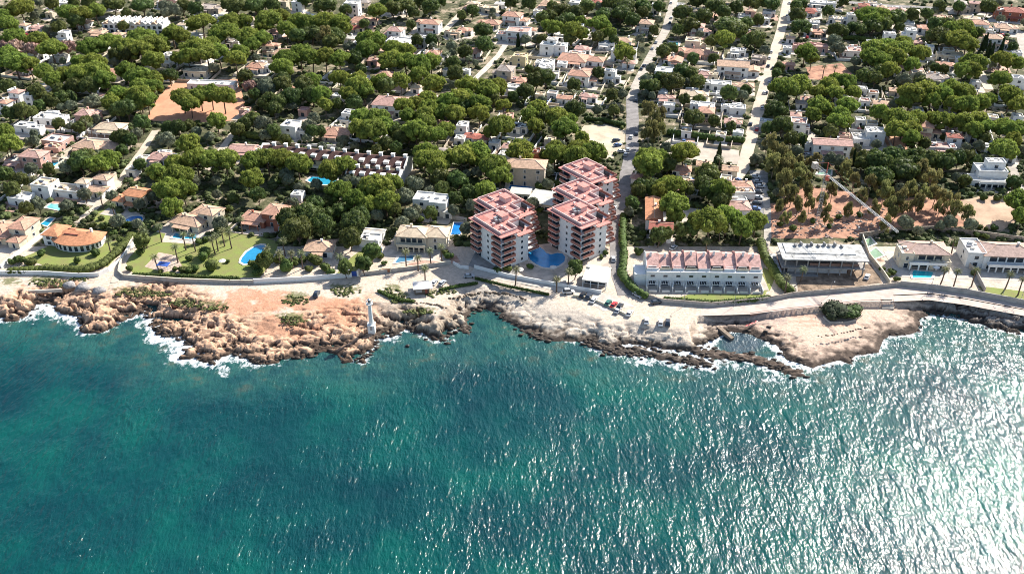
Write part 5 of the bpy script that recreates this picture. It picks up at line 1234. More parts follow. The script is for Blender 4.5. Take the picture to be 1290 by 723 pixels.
hedge([(782, 345), (790, 358), (800, 369), (812, 375)], 3.2, 2.6, 'thick hedge at the bend of the narrow street')
hedge([(785, 275), (784, 300), (786, 325), (784, 345)], 2.6, 2.6, 'pale green hedge along the narrow street')
hedge([(838, 379), (896, 384), (950, 380), (968, 377)], 1.6, 1.8, 'hedge along the promenade wall before the white terrace')
hedge([(958, 308), (962, 325), (972, 340), (985, 362), (995, 369)], 3.2, 3.0, 'dark thick hedge beside the unfinished building plot')
hedge([(300, 172), (330, 176), (350, 178)], 3.0, 3.5, 'dark hedge inland of the long brown terrace')
hedge([(843, 170), (870, 173), (905, 178), (935, 180)], 2.6, 3.2, 'long dark hedge above the sandy plot')
hedge([(738, 152), (760, 154), (786, 160)], 2.2, 2.4, 'dark hedge along the inland edge of the sandy car park')
hedge([(1218, 13), (1250, 16), (1262, 22)], 3, 4, 'dark hedge beside the far dark street')
hedge([(1060, 50), (1080, 51), (1100, 54)], 3, 3, 'dark hedge inland of the square courtyard house')
hedge([(130, 288), (150, 285), (172, 287)], 2.6, 2.8, 'dark hedge seaward of the shaded pool')
hedge([(505, 372) if False else (478, 368), (490, 374), (505, 379), (520, 381)], 1.4, 1.0, 'low rough hedge on the bank beside the kiosk')
hedge([(600, 352), (640, 362), (690, 372)], 1.0, .9, 'low hedge along the edge of the stone shelf')
hedge([(555, 366), (575, 362), (600, 358)], 1.2, 1.0, 'low scrubby hedge right of the kiosk')
# low rocky edges of the shore path
def rocks_line(pts, label, s=.9):
    P = [Vector(at(*p, 3.9)) for p in pts]; A = Acc(); k = 0
    for a, b_ in zip(P[:-1], P[1:]):
        n = max(1, int((b_ - a).length / 1.1))
        for i in range(n):
            p = a.lerp(b_, i / n); q = s * random.uniform(.5, 1.1); k += 1
            A.add(lump((p.x + random.uniform(-.4, .4), p.y + random.uniform(-.4, .4), 3.9), (q, q * .8, q * .7), 1, .3, k))
    o = bpy.data.objects.new('stone_border', A.mesh('stone_border', mat('dark_stone', (.20, .15, .11), .95, .3, 1.5))); COL.objects.link(o); tag(o, label, 'stone border'); o['kind'] = 'stuff'
rocks_line([(482, 369), (495, 376), (515, 381), (545, 383), (565, 388)], 'rough dark stone border of the sandy path below the kiosk')
rocks_line([(568, 376), (580, 374), (610, 368), (640, 370), (665, 378)], 'rough stone border at the back of the shelf')
rocks_line([(1032, 424), (1060, 420), (1085, 414), (1098, 412)], 'thin curved line of stones on the flat rock', .5)

# ---------------------------------------------------------------- jetty, steps, kayaks, boulders
def slip():
    p, q = Vector(at(905, 410, 2)), Vector(at(923, 427, .6)); d = q - p; c = (p + q) / 2
    o = MB().box(0, 0, -1.2, d.length, 1.5, 1.6).build('slipway', mat('slip_brown', (.30, .23, .17), .9, .25, .8)); o.location = (c.x, c.y, 1.0); o.rotation_euler = (0, .09, math.atan2(d.y, d.x)); tag(o, 'short concrete slipway running into the small cove', 'slipway'); LAND.append(('slipway in the cove', c.x, c.y))
slip()
def steps(px, py, rot, label, n=6, w_=4.5):
    x, y = at(px, py, 3); root = empty('stairs', x, y, 2.0, R(rot)); tag(root, label, 'stairs')
    m = MB()
    for i in range(n): m.box(0, -i * .55, -.4, w_, .55, .4 + 2.05 * (n - i) / n)
    m.build('steps', CONC, root)
    for s_ in (-1, 1): MB().tube([(s_ * w_ / 2, .2, 3.0), (s_ * w_ / 2, -n * .55, 1.1)], .06, 5).build('handrail', mat('rail_brown', (.2, .12, .08)), root)
steps(1116, 381, 0, 'broad steps with brown rails down from the promenade to the flat rock')
steps(720, 376, -10, 'short steps between the white wall and the car park', 5, 4)
random.seed(21)
for px, py, c, lab in ((950, 408, (.55, .05, .05), 'red kayak on the sand of the cove, inland of the two'), (943, 411, (.6, .07, .05), 'red kayak on the sand of the cove, nearer the slipway')):
    x, y = at(px, py, 1.6); root = empty('kayak', x, y, 2.0, R(35)); m = MB()
    sec = [(-1.9, .03, .25), (-1.3, .25, .1), (-.5, .36, .03), (.5, .36, .03), (1.3, .25, .1), (1.9, .03, .25)]; vs = []
    for (X_, hw_, zb) in sec: vs += [(X_, -hw_, .32), (X_, -hw_ * .6, zb), (X_, hw_ * .6, zb), (X_, hw_, .32), (X_, 0, .40)]
    fs_ = []
    for i in range(5):
        for j in range(5): k = (j + 1) % 5; fs_.append((i * 5 + j, i * 5 + k, i * 5 + 5 + k, i * 5 + 5 + j))
    m.add(vs, fs_ + [(0, 1, 2, 3, 4), (29, 28, 27, 26, 25)]); m.build('hull', mat('kayak_red', c, .4, .05), root); MB().box(0, 0, .30, .9, .42, .13).build('seat', mat('kayak_seat', (.05, .05, .05)), root)
    tag(root, lab, 'kayak')
BOULD = mat('boulder_grey', (.34, .32, .31), .9, .25, .8, .5, 2)
for px, py, r_, lab in ((88, 362, 2.6, 'flat grey boulder, left one of three above the foam inlet'), (105, 365, 3.0, 'large grey boulder, middle one of three above the foam inlet'), (126, 369, 2.8, 'grey jagged boulder, right one of three above the foam inlet'),
      (964, 420, 1.0, 'dark round rock at the cove, seaward one'), (968, 414, .9, 'dark round rock at the cove, inland one'), (513, 434, .9, 'lone black rock in the sea seaward of the kiosk')):
    x, y = at(px, py, 3 if r_ > 2 else .8); v, f = lump((0, 0, 0), (r_, r_ * .75, r_ * .5), 2, .35, int(px)); A = Acc(); A.add((v, f)); o = bpy.data.objects.new('boulder', A.mesh('boulder', BOULD if r_ > 2 else mat('wet_rock', (.05, .04, .035), .6, .3, 1))); COL.objects.link(o)
    o.location = (x, y, 3.9 if r_ > 2 else (.3 if px < 600 else 1.6)); tag(o, lab, 'boulder')
# rubble along the waterline
random.seed(4); A = Acc(); cw = [Vector(p) for p in coast_w if -200 < p[0] < 260]
for k in range(800):
    i = random.randrange(len(cw) - 1); p = cw[i].lerp(cw[i + 1], random.random()); X_, Y_ = p.x + random.gauss(0, 1.0), p.y + random.gauss(.9, 1.0)
    pxx = proj(X_, Y_, 0)[0]; s_ = random.uniform(.3, 1.0) * (1.15 if pxx < 700 or 740 < pxx < 1010 else .7)
    A.add(lump((X_, Y_, random.uniform(-.2, .5)), (s_ * 1.2, s_ * random.uniform(.5, .9), s_ * random.uniform(.3, .55)), 1, .5, k))
for RF in (REEF, REEF2, REEF3):
    for k in range(150):
        i = random.randrange(len(RF) - 1); p = Vector(RF[i]).lerp(Vector(RF[i + 1]), random.random()); s_ = random.uniform(.35, 1.1)
        A.add(lump((p.x + random.gauss(0, 1.5), p.y + random.gauss(0, 1.6), random.uniform(-.2, .5)), (s_ * 1.3, s_ * .8, s_ * .45), 1, .5, k))
o = bpy.data.objects.new('shore_rubble', A.mesh('shore_rubble', mat('wet_rubble', (.075, .055, .042), .75, .35, 1.2, .5, 3))); COL.objects.link(o); tag(o, 'dark wet rubble scattered along the waterline and reef', kind='stuff')
random.seed(14); A = Acc()
for k in range(900):                      # loose dry rocks on the reddish shore
    px, py = random.uniform(-20, 560), random.uniform(372, 452); X_, Y_ = at(px, py, 3)
    A.add(lump((X_, Y_, 0), (1, 1, 1), 1, .35, k)) if False else None
# cars
def car_meshes(col, van=False):
    h = 1.95 if van else 1.45; L_ = 4.6 if van else 4.2
    prof = [(-L_ / 2, .35), (L_ / 2, .35), (L_ / 2, .75), (L_ / 2 - .9, .95), (-L_ / 2 + .15, .98), (-L_ / 2, .8)]
    def ext(pr, w0, w1=None):
        w1 = w1 or w0; n = len(pr); zs = [p[1] for p in pr]; lo, hi = min(zs), max(zs); vs = []
        for s_ in (-1, 1):
            for (x, z) in pr: k = (z - lo) / (hi - lo + 1e-6); vs.append((x, s_ * (w0 + (w1 - w0) * k) / 2, z))
        return vs, [tuple(range(n)), tuple(range(n, 2 * n))[::-1]] + [(i, n + i, n + (i + 1) % n, (i + 1) % n) for i in range(n)]
    M_ = mat('car_paint_%d_%d_%d' % tuple(int(c * 99) for c in col), col, .3, .04, spec=.6)
    body = MB().add(*ext(prof, 1.78, 1.70)); b_ = body.build('body', M_)
    cb = [(-L_ / 2 + .25, .96), (L_ / 2 - 1.15, .96), (L_ / 2 - 1.9, h - .06), (-L_ / 2 + .75, h - .06)]
    g = MB().add(*ext(cb, 1.62, 1.32)).build('windows', GLASS)
    rf = MB().add(*ext([(-L_ / 2 + .78, h - .055), (L_ / 2 - 1.93, h - .055), (L_ / 2 - 2.05, h + .02), (-L_ / 2 + .95, h + .02)], 1.34, 1.22)).build('roof', M_)
    wh = MB().tube([(0, -.11, 0), (0, .11, 0)], .33, 12).build('wheel', mat('tyre', (.02, .02, .02)))
    out = [b_.data, g.data, rf.data, wh.data]
    for o in (b_, g, rf, wh): bpy.data.objects.remove(o)
    return out, L_
CARC = {}; CARS = []
def car(px, py, colname, rot, label, van=False, z=G + .07):
    col = {'white': (.75, .75, .74), 'black': (.02, .02, .025), 'silver': (.45, .47, .5), 'green': (.04, .16, .12), 'red': (.55, .03, .03), 'dark': (.04, .05, .07), 'blue': (.10, .18, .38)}[colname]
    if (colname, van) not in CARC: CARC[(colname, van)] = car_meshes(col, van)
    (b_, g, rf, wh), L_ = CARC[(colname, van)]; x, y = at(px, py, z)
    root = empty('parked_van' if van else 'parked_car', x, y, z, R(rot)); CARS.append(root); tag(root, label, 'van' if van else 'car', 'parked cars')
    for nm, me in (('body', b_), ('windows', g), ('roof', rf)): o = bpy.data.objects.new(nm, me); COL.objects.link(o); o.parent = root
    for sx_ in (-1, 1):
        for sy_ in (-1, 1): o = bpy.data.objects.new('wheel', wh); COL.objects.link(o); o.parent = root; o.location = (sx_ * L_ * .31, sy_ * .82, .33)
    BLOCK.append((x, y, 2.6))
A0 = 64
car(591, 349, 'silver', 3, 'silver car parked alone before the two-block pink flats')
car(547, 357, 'white', 70, 'white car beside the kiosk, the one closer to it'); car(557, 358, 'silver', 64, 'pale silver car beside the kiosk, farther from it')
car(399, 372, 'dark', 84, 'dark van-like vehicle standing alone on the dusty track', True)
car(716, 369, 'white', 8, 'white van parked by the steps at the wall', True)
car(734, 373, 'black', A0, 'black car first in the car park row beside the wall'); car(741.5, 374.5, 'dark', A0, 'dark car second in the car park row, next to a white one'); car(747.5, 379.5, 'white', A0, 'white car third in the car park row')
car(766, 383, 'green', A0, 'dark green car in the car park row beside the red one'); car(773, 385.5, 'red', A0, 'red car in the car park row')
car(780.5, 387.5, 'black', A0, 'black car right of the red car'); car(778, 392.5, 'silver', A0, 'grey car below the black one near the red car'); car(793, 396, 'white', A0, 'white car at the end of the car park row')
car(814, 405.5, 'white', 84, 'white car standing apart on the open sandy ground'); car(832, 408, 'white', 80, 'white car next to the larger dark one on the open ground'); car(841, 408, 'dark', 80, 'larger dark car beside a white one on the open ground', True)
car(826, 382, 'dark', 15, 'dark car in the shade under the promenade hedge'); car(803, 373, 'silver', -52, 'grey car tucked at the bend of the narrow street')
for i, (px, py, c) in enumerate(((952, 224, 'white'), (955, 230, 'silver'), (958, 236, 'white'), (955, 243, 'dark'), (955, 250, 'silver'), (953, 257, 'dark'), (952, 264, 'blue'), (951, 271, 'dark'))):
    car(px, py, c, -8, f'{c} car in the strip of parking by the stepped roofs, {["innermost", "second from the inland end", "third from the inland end", "fourth from the inland end", "fourth from the sea end", "third from the sea end", "second from the sea end", "last at the sea end"][i]}')
for px, py, c, r_, lab in ((778, 184, 'blue', 20, 'blue car in tree shade on the sandy car park'), (783, 192, 'white', 10, 'white car in tree shade on the sandy car park'), (788, 196, 'silver', 75, 'silver car at the street edge of the sandy car park'), (776, 178, 'dark', 30, 'dark car furthest inland on the sandy car park'),
    (795, 174, 'white', 76, 'white car on the narrow street beside the car park'), (668, 229, 'white', 10, 'white car beside the tan balconied building'), (700, 221, 'silver', 20, 'silver car behind the two-block flats'), (829, 62, 'white', 72, 'white car on the pale straight street near the cream stepped villa'),
    (811, 84, 'dark', 72, 'dark car on the pale straight street'), (963, 118, 'white', 72, 'white car on the straight dusty road'), (860, 146, 'dark', 10, 'dark car in the paved yard above the long hedge'), (1092, 350, 'white', 60, 'white car by the wall of the unfinished building')):
    car(px, py, c, r_, lab)
# cars left along the two long streets and before the far houses
random.seed(66)
def last_car(): return CARS[-1]
for P, hw in ROADS[:3]:
    for i in range(4, len(P) - 1):
        if random.random() < .3 and P[i][1] < 720:
            (x0, y0), (x1, y1) = P[i], P[i + 1]; a = math.atan2(y1 - y0, x1 - x0); s_ = random.choice((-1, 1)) * (hw - 1.2)
            x, y = x0 - math.sin(a) * s_, y0 + math.cos(a) * s_; px, py = proj(x, y); c = random.choice(('white', 'white', 'white', 'silver', 'silver', 'dark', 'black', 'blue', 'dark', 'silver', 'white', 'red'))
            car(px, py, c, math.degrees(a), 'x'); later(last_car(), f'{c if c != "dark" else "dark grey"} car', 'kerbside car', 'car', 'parked cars')
n_ = 0
for h_ in HOUSES[60:]:
    if random.random() < .3 and n_ < 45 and 30 < h_[1] < 330:
        x, y = h_[4] + random.choice((-1, 1)) * h_[2] * .45, h_[5] - h_[3] * .5 - 4.6; px, py = proj(x, y); c = random.choice(('white', 'silver', 'dark', 'white', 'silver', 'red', 'blue')); n_ += 1
        car(px, py, c, random.uniform(50, 110), 'x', z=G + .12); later(last_car(), f'{c if c != "dark" else "dark grey"} car before a house', 'house-front car', 'car', 'parked cars')
# street lamps
def lamp(px, py, label):
    x, y = at(px, py); root = empty('street_lamp', x, y, G); tag(root, label, 'street lamp', 'promenade lamps')
    MB().tube([(0, 0, 0), (0, 0, 6.2)], .09, 6, 0, .06).build('pole', METALG, root)
    m = MB().tube([(0, 0, 6.2), (.5, -.6, 6.5)], .05, 5); m.box(.6, -.75, 6.42, .3, .7, .14, -.6); m.build('lamp_head', METALG, root)
for px, py, lb in ((1262, 376, 'thin street lamp by the bright lawn of the tall-windowed villa'), (1285, 381, 'thin street lamp at the very edge of the promenade'), (1045, 372, 'street lamp below the unfinished building'), (1172, 366, 'street lamp below the turquoise pool'), (861, 386, 'street lamp under the white terrace hedge'), (925, 386, 'street lamp near the end of the white terrace hedge'), (702, 366, 'street lamp by the long white wall'), (440, 357, 'street lamp opposite the bright blue gate')): lamp(px, py, lb)
# parasols and garden furniture
def parasol(px, py, z, c, label):
    x, y = at(px, py, z); root = empty('parasol', x, y, z); tag(root, label, 'parasol')
    MB().tube([(0, 0, 0), (0, 0, 2.3)], .04, 5).build('pole', METALG, root); MB().tube([(0, 0, 2.0), (0, 0, 2.6)], 1.5, 8, 0, .05).build('canopy', mat('canopy_%d' % int(c[0] * 99), c, .8, .06), root)
for px, py, c, lb in ((655, 345, (.7, .66, .6), 'cream parasol inside the long white wall'), (697, 342, (.7, .66, .6), 'cream parasol seaward of the kidney pool'), (281, 334, (.75, .73, .7), 'white parasol between the round clipped bushes'), (1178, 342, (.75, .73, .7), 'white parasol beside the turquoise pool'), (1108, 333, (.5, .3, .2), 'brown parasol near the greenish tanks'), (243, 308, (.7, .66, .6), 'cream parasol by the two-basin pool')):
    parasol(px, py, G + .1, c, lb)

# ================================================================ TREES, read tile by tile: kind x y radius in tile pixels
TR = {
'T1': 'P 170 60 100;P 270 120 90;P 60 190 80;P 20 120 60;P 110 300 100;P 300 320 90;P 420 390 110;P 120 500 120;R 30 380 60;R 120 380 80;R 270 400 80;R 540 380 70;P 560 100 100;P 660 110 110;P 780 90 85;B 620 180 70;P 740 370 110;P 880 340 110;P 1010 370 100;P 1150 300 120;P 1250 360 100;P 1240 480 90;P 1150 400 110;P 750 500 100;P 640 500 60;P 350 580 80;P 430 640 80;P 530 600 80;P 650 590 100;P 780 570 100;P 850 640 90;P 1020 560 90;P 1130 620 110;P 1240 640 80;P 1140 700 80;P 60 430 80;B 480 230 60;B 600 30 50;B 920 40 90;B 1160 50 90;B 1030 110 40;B 280 680 90;B 200 230 40;G 390 250 45;B 1000 220 45;B 870 270 30;P 240 520 80;B 540 270 50;B 420 30 60;B 720 30 60;B 100 100 60;B 960 450 70;B 1060 450 70',
'T2': 'P 350 180 110;P 580 170 100;P 690 170 80;P 110 260 90;P 180 290 80;P 540 250 110;P 470 290 70;P 710 290 100;P 840 310 80;P 760 360 70;P 300 370 110;P 420 350 70;P 390 430 110;P 490 420 90;P 620 470 80;P 660 420 80;P 240 450 90;P 80 400 90;P 60 500 80;P 150 470 60;P 900 150 110;P 980 130 90;P 1030 230 80;P 830 210 60;P 1120 170 80;P 1200 180 80;P 1150 430 110;P 1040 470 100;P 1000 540 90;P 1240 460 90;P 1130 660 90;P 1240 650 80;B 300 80 60;B 640 60 90;B 560 40 60;B 780 50 90;B 860 20 60;B 930 50 60;B 1180 20 50;B 700 630 60;G 870 700 70;B 1010 650 60;R 720 690 45;G 130 90 60;G 60 110 50;B 200 60 60;B 90 620 60;G 60 60 60;P 20 330 60;B 1240 280 90;B 1130 300 80',
'T3': 'P 60 160 110;P 180 170 90;P 220 220 70;E 50 270 90;P 400 310 90;P 480 320 80;P 400 390 90;P 60 450 90;P 180 470 90;P 480 80 80;P 620 390 90;P 720 410 70;P 600 480 110;P 720 490 100;P 830 510 100;P 920 490 80;P 560 560 80;P 820 600 80;P 180 630 80;P 330 640 80;P 520 650 70;P 670 650 80;P 950 670 90;P 1220 680 90;B 80 50 80;B 140 300 80;B 110 350 70;B 620 80 70;B 720 60 80;B 560 20 50;B 920 60 70;B 830 20 50;B 1040 90 70;B 1100 30 80;B 1180 20 60;B 380 200 40;B 230 90 50;B 810 340 50;B 1100 520 60;B 960 400 60;B 930 330 50;B 1200 430 60;B 1120 600 70;G 260 390 50;C 1050 440 40;C 1110 470 40;C 1000 400 35;C 1200 390 40;C 980 300 35;C 1080 330 35;C 1180 330 40;C 1230 470 35;C 1010 500 35;B 20 60 60;B 660 20 50;B 1000 20 50;B 780 110 50;B 760 210 40;B 300 480 70;B 350 570 50;G 420 500 50;B 1170 130 40;B 1260 90 50',
'T4': 'B 120 310 130;B 60 260 80;B 200 290 80;B 60 370 70;B 20 490 60;B 430 30 60;B 280 30 50;B 700 100 90;B 600 140 60;B 800 110 80;B 540 150 60;P 640 220 70;P 570 200 50;P 780 240 90;P 860 270 60;P 850 170 50;P 1000 190 90;P 960 210 60;P 1080 260 60;P 700 290 40;P 900 110 60;P 880 170 40;B 1200 60 100;B 1180 120 90;B 1080 40 60;B 1270 170 60;G 1070 110 50;B 990 310 50;B 760 330 50;B 540 330 50;G 400 330 45;P 1200 420 80;P 1190 390 60;B 1010 430 60;B 560 640 80;B 480 660 70;B 500 600 50;P 180 690 70;P 60 690 60;B 990 600 50;B 1230 620 60;B 800 690 50;B 900 60 60;B 1030 130 60;B 740 170 70;B 680 200 60;C 1230 500 30;B 130 30 40;Y 335 340 14;Y 345 335 12;C 330 120 30;B 480 180 30;B 360 20 30;G 1000 60 40;B 620 60 50;B 1120 330 40;B 880 640 30;B 680 450 30;B 430 570 40',
'T5': 'B 60 60 70;B 60 110 50;B 200 60 50;B 220 130 50;G 190 170 40;B 390 110 80;B 440 210 80;B 400 240 50;B 560 140 70;B 480 160 50;P 70 300 100;P 100 340 70;B 770 160 110;B 760 220 110;B 830 250 90;B 650 60 80;P 730 310 90;P 700 340 70;B 820 70 60;B 960 30 80;B 1100 40 80;B 900 200 60;B 1000 170 50;B 1060 270 110;B 1100 330 80;B 980 320 80;P 1140 220 60;G 1250 200 50;B 900 340 50;B 230 430 60;B 300 450 70;B 300 400 50;B 470 480 50;B 380 590 70;B 450 610 60;B 300 670 90;B 200 650 60;G 100 660 60;B 510 670 60;P 1200 690 100;B 1170 560 50;B 1150 600 40;B 700 540 40;B 250 20 50;B 500 20 60;B 600 20 60;B 1200 130 40;B 720 110 60;C 390 380 30;C 510 400 28;C 560 400 28;Y 1010 320 20;B 620 340 50;B 150 250 40;B 30 180 30;B 350 250 50;B 640 480 40;B 40 560 40;B 60 440 30',
'T6': 'P 600 120 100;P 700 120 80;P 560 140 60;P 640 160 80;B 830 150 90;B 640 220 80;B 730 200 60;B 960 130 60;B 1090 120 40;B 60 230 90;B 110 240 70;B 30 130 70;B 280 100 50;B 340 250 60;B 400 260 50;P 100 410 90;P 60 440 70;P 150 470 60;G 330 340 60;G 360 400 60;P 660 390 110;P 620 450 90;P 760 370 80;P 700 480 90;P 880 400 110;P 830 450 90;P 950 450 90;P 1030 430 80;P 890 340 60;P 960 520 70;P 780 560 80;B 1150 210 70;B 1240 210 80;B 1200 300 100;B 1260 330 90;B 1130 300 60;P 280 690 80;P 420 660 90;P 340 640 60;G 800 630 60;G 890 650 60;G 1020 640 50;P 40 680 100;B 1050 700 80;C 590 560 35;C 640 570 35;C 340 540 25;C 250 540 25;Y 700 230 25;Y 740 260 20;B 560 620 60;B 660 640 60;B 60 40 50;B 20 60 50;B 400 20 40;B 480 230 50;B 550 250 50;B 200 480 30;B 700 590 60;B 860 230 40',
'T7': 'P 700 230 80;P 800 220 80;P 640 290 90;P 760 310 110;P 830 350 90;P 680 340 80;P 860 270 50;P 880 500 100;P 930 480 90;P 800 560 80;P 870 560 80;P 1110 480 80;P 1180 480 60;P 1050 520 60;P 1100 600 100;P 1250 510 60;P 1100 640 80;B 860 130 50;B 920 270 50;B 500 120 50;B 1270 180 50;Y 1000 420 30;Y 1030 430 28;Y 960 370 28;Y 980 350 25;Y 1110 390 25;Y 640 50 35;Y 660 40 30;G 450 640 50;B 600 60 50;B 520 210 50;B 620 200 40;B 1000 60 60;B 1060 50 50;B 760 60 50;B 700 500 50;B 620 500 50;B 1170 240 30;B 1200 390 40;B 570 560 40;B 640 570 40',
'T8': 'P 60 520 110;P 40 420 70;P 110 560 80;P 1130 120 110;P 1190 160 80;P 960 110 80;P 1130 200 60;P 900 180 80;B 1030 240 80;B 960 260 70;P 880 640 90;P 960 610 60;B 160 70 80;B 300 110 70;B 350 50 60;B 400 170 60;B 500 160 60;B 440 200 50;B 180 260 70;B 80 280 60;B 320 220 50;B 260 270 50;B 570 150 50;G 760 200 80;G 580 220 50;B 1150 360 70;B 1000 480 70;B 950 480 50;B 700 350 50;B 640 400 50;B 520 580 60;B 480 370 50;B 420 380 40;B 1050 500 60;B 700 650 90;B 640 660 70;B 430 640 50;P 1240 60 80;B 540 400 40;Y 380 310 28;Y 320 390 28;Y 600 190 28;C 690 340 35;C 730 370 30;C 1010 440 35;B 60 60 60;B 840 60 80;B 720 60 80;B 600 60 70;B 480 90 60;B 820 260 40;B 350 300 30',
'U1': 'P 190 140 90;P 250 190 80;P 330 120 90;P 420 110 90;P 520 130 100;P 610 180 90;P 540 310 110;P 470 330 80;P 610 320 70;P 430 450 100;P 470 520 70;P 240 510 100;P 300 640 110;P 420 650 110;P 540 650 110;P 760 660 100;P 880 630 110;P 1010 640 100;P 1130 680 100;P 1220 700 90;P 110 680 60;R 730 50 50;G 880 80 80;B 780 130 50;B 1000 50 80;B 1100 40 80;B 1180 60 90;B 1250 130 80;B 1080 150 90;B 1170 200 80;B 980 190 70;G 850 370 80;B 760 330 70;B 700 370 60;B 930 430 60;B 1030 500 50;B 1200 520 40;B 160 400 70;B 80 400 60;G 60 500 80;B 940 250 60;G 1220 390 60;B 1250 430 60;B 900 170 60;C 1070 300 30;B 640 410 60;B 250 390 50;B 850 200 50',
'U2': 'P 330 50 100;P 250 110 80;P 380 90 80;P 30 120 80;P 60 200 70;P 350 300 90;P 480 310 110;P 450 400 110;P 530 370 90;P 340 390 90;P 700 210 80;P 800 190 70;P 890 150 70;P 910 220 80;P 730 290 70;P 870 280 80;P 800 400 110;P 880 350 90;P 900 440 90;P 1040 410 80;P 970 450 80;P 950 40 90;P 1150 150 90;P 1060 170 90;P 1210 130 60;P 1270 180 70;P 1200 40 80;P 1120 270 90;P 1030 260 80;P 870 590 80;P 860 650 80;P 990 650 90;P 920 700 60;P 1150 640 90;P 1230 580 90;P 1280 640 70;B 480 580 50;B 560 60 80;B 660 50 80;B 480 30 60;B 620 420 70;B 680 480 70;B 300 200 70;B 560 530 60;B 640 560 50;B 160 210 50;B 110 560 40;B 20 430 50;B 1200 240 70;B 420 560 40;B 1190 480 30;B 980 550 40;B 740 470 60',
'U3': 'P 90 80 90;P 180 70 70;P 30 190 90;P 220 210 60;P 20 260 80;P 200 370 100;P 120 420 70;P 250 350 60;P 500 230 80;P 440 280 70;P 660 300 90;P 720 390 100;B 810 250 80;P 480 370 70;P 760 330 60;P 840 350 40;P 370 550 90;P 380 600 70;P 640 560 80;P 620 620 60;P 820 560 90;P 900 540 60;P 860 470 60;P 770 620 80;P 940 600 50;P 960 490 30;P 170 690 80;P 60 650 80;P 20 560 60;B 400 110 70;B 300 150 50;B 540 10 60;B 430 170 40;B 790 60 60;B 1280 370 60;B 640 130 40;B 560 310 70;B 1010 240 40;B 1060 260 40;B 1120 260 50;B 1100 130 50;B 1190 60 60;B 1240 150 50;G 760 230 50;C 790 100 30;C 830 110 30;B 1080 640 40;G 1170 660 35;B 170 560 30;B 940 240 30;B 560 620 50;B 340 680 60;B 130 160 60;P 100 320 60',
'U4': 'P 60 110 100;P 30 200 80;E 110 220 90;E 60 310 100;E 180 310 100;E 120 400 110;E 60 470 90;E 220 260 60;E 200 390 80;B 30 540 80;P 400 560 110;P 110 640 110;P 220 600 50;B 320 50 70;B 480 320 75;B 440 330 60;B 640 340 45;B 720 310 35;B 690 380 40;B 780 390 45;B 640 210 40;B 760 120 70;B 720 110 40;B 930 210 50;B 900 100 50;P 1210 60 110;B 1140 260 90;B 1200 380 80;B 1070 400 50;E 1120 500 90;E 1200 560 90;E 1100 620 80;E 1250 640 80;E 1180 680 80;B 1270 490 60;Y 680 620 45;B 150 60 60;B 520 180 50;B 400 170 50;B 1180 170 60;B 1250 250 40;B 1030 500 30;B 900 290 40;B 900 350 35;C 560 40 25;B 830 90 40;G 940 240 30;B 80 60 50',
'U5': 'P 30 50 90;P 280 50 80;P 200 100 70;P 330 110 80;P 420 30 80;P 480 100 60;P 210 210 90;P 160 280 70;P 280 240 60;P 440 210 90;P 380 280 80;P 480 240 70;P 350 340 80;P 430 340 60;P 560 230 50;P 700 260 80;P 820 300 100;P 900 330 110;P 1000 310 90;P 950 400 90;P 840 400 90;P 1040 340 60;P 960 470 80;P 960 110 110;P 1080 90 110;P 1200 110 100;P 1280 90 60;P 900 180 60;P 1130 160 80;P 1130 310 60;P 1190 320 80;P 1270 330 60;P 1250 200 60;B 660 640 70;B 570 640 60;B 740 690 80;B 1000 630 70;B 1100 650 80;E 60 650 80;E 170 650 90;E 430 670 60;B 860 640 60;B 930 620 50;B 300 430 60;B 60 490 50;B 1060 530 50;E 480 590 40;Y 75 540 22;Y 490 640 18;B 560 690 60;B 650 690 60;B 20 560 40;B 600 180 30;B 740 120 30',
'U6': 'P 700 60 90;P 800 100 90;P 720 190 80;P 830 200 100;P 940 180 80;P 1010 160 60;P 1190 120 100;P 1250 200 80;P 1150 90 60;P 820 340 90;P 920 330 90;P 980 380 80;P 880 400 80;P 1110 380 80;P 1180 400 90;P 1260 400 80;P 1210 480 70;P 1120 540 70;P 1190 550 60;P 1100 600 60;B 840 640 60;B 760 650 60;B 900 670 50;B 700 620 50;B 960 480 50;B 1040 490 40;B 600 660 60;B 1020 640 40;P 1230 440 60',
'U8': 'P 120 60 90;B 50 110 60;B 270 130 60;P 230 270 60;P 280 250 60;P 330 330 60;P 310 420 110;P 390 440 90;P 330 530 70;B 590 200 100;B 560 280 80;Y 640 160 40;P 680 300 60;P 650 400 80;B 720 400 60;P 620 560 110;P 720 540 100;P 560 590 90;P 800 590 80;P 950 560 90;P 1020 570 60;P 700 620 70;B 250 470 50;C 690 60 45;B 30 330 60;B 90 270 60;B 40 430 40;B 480 640 50;B 380 650 60;B 250 680 60;B 860 650 60;B 190 340 40;B 470 330 50;B 740 170 30;E 1120 60 80;E 1150 150 90;E 1230 100 80;E 1200 220 80;E 1130 370 80;E 1240 330 90;E 1180 430 70;E 1100 300 50;B 540 420 50;B 620 660 50;B 160 670 40;B 20 560 30;B 420 570 40;B 130 190 60;B 30 20 40;B 490 170 40',
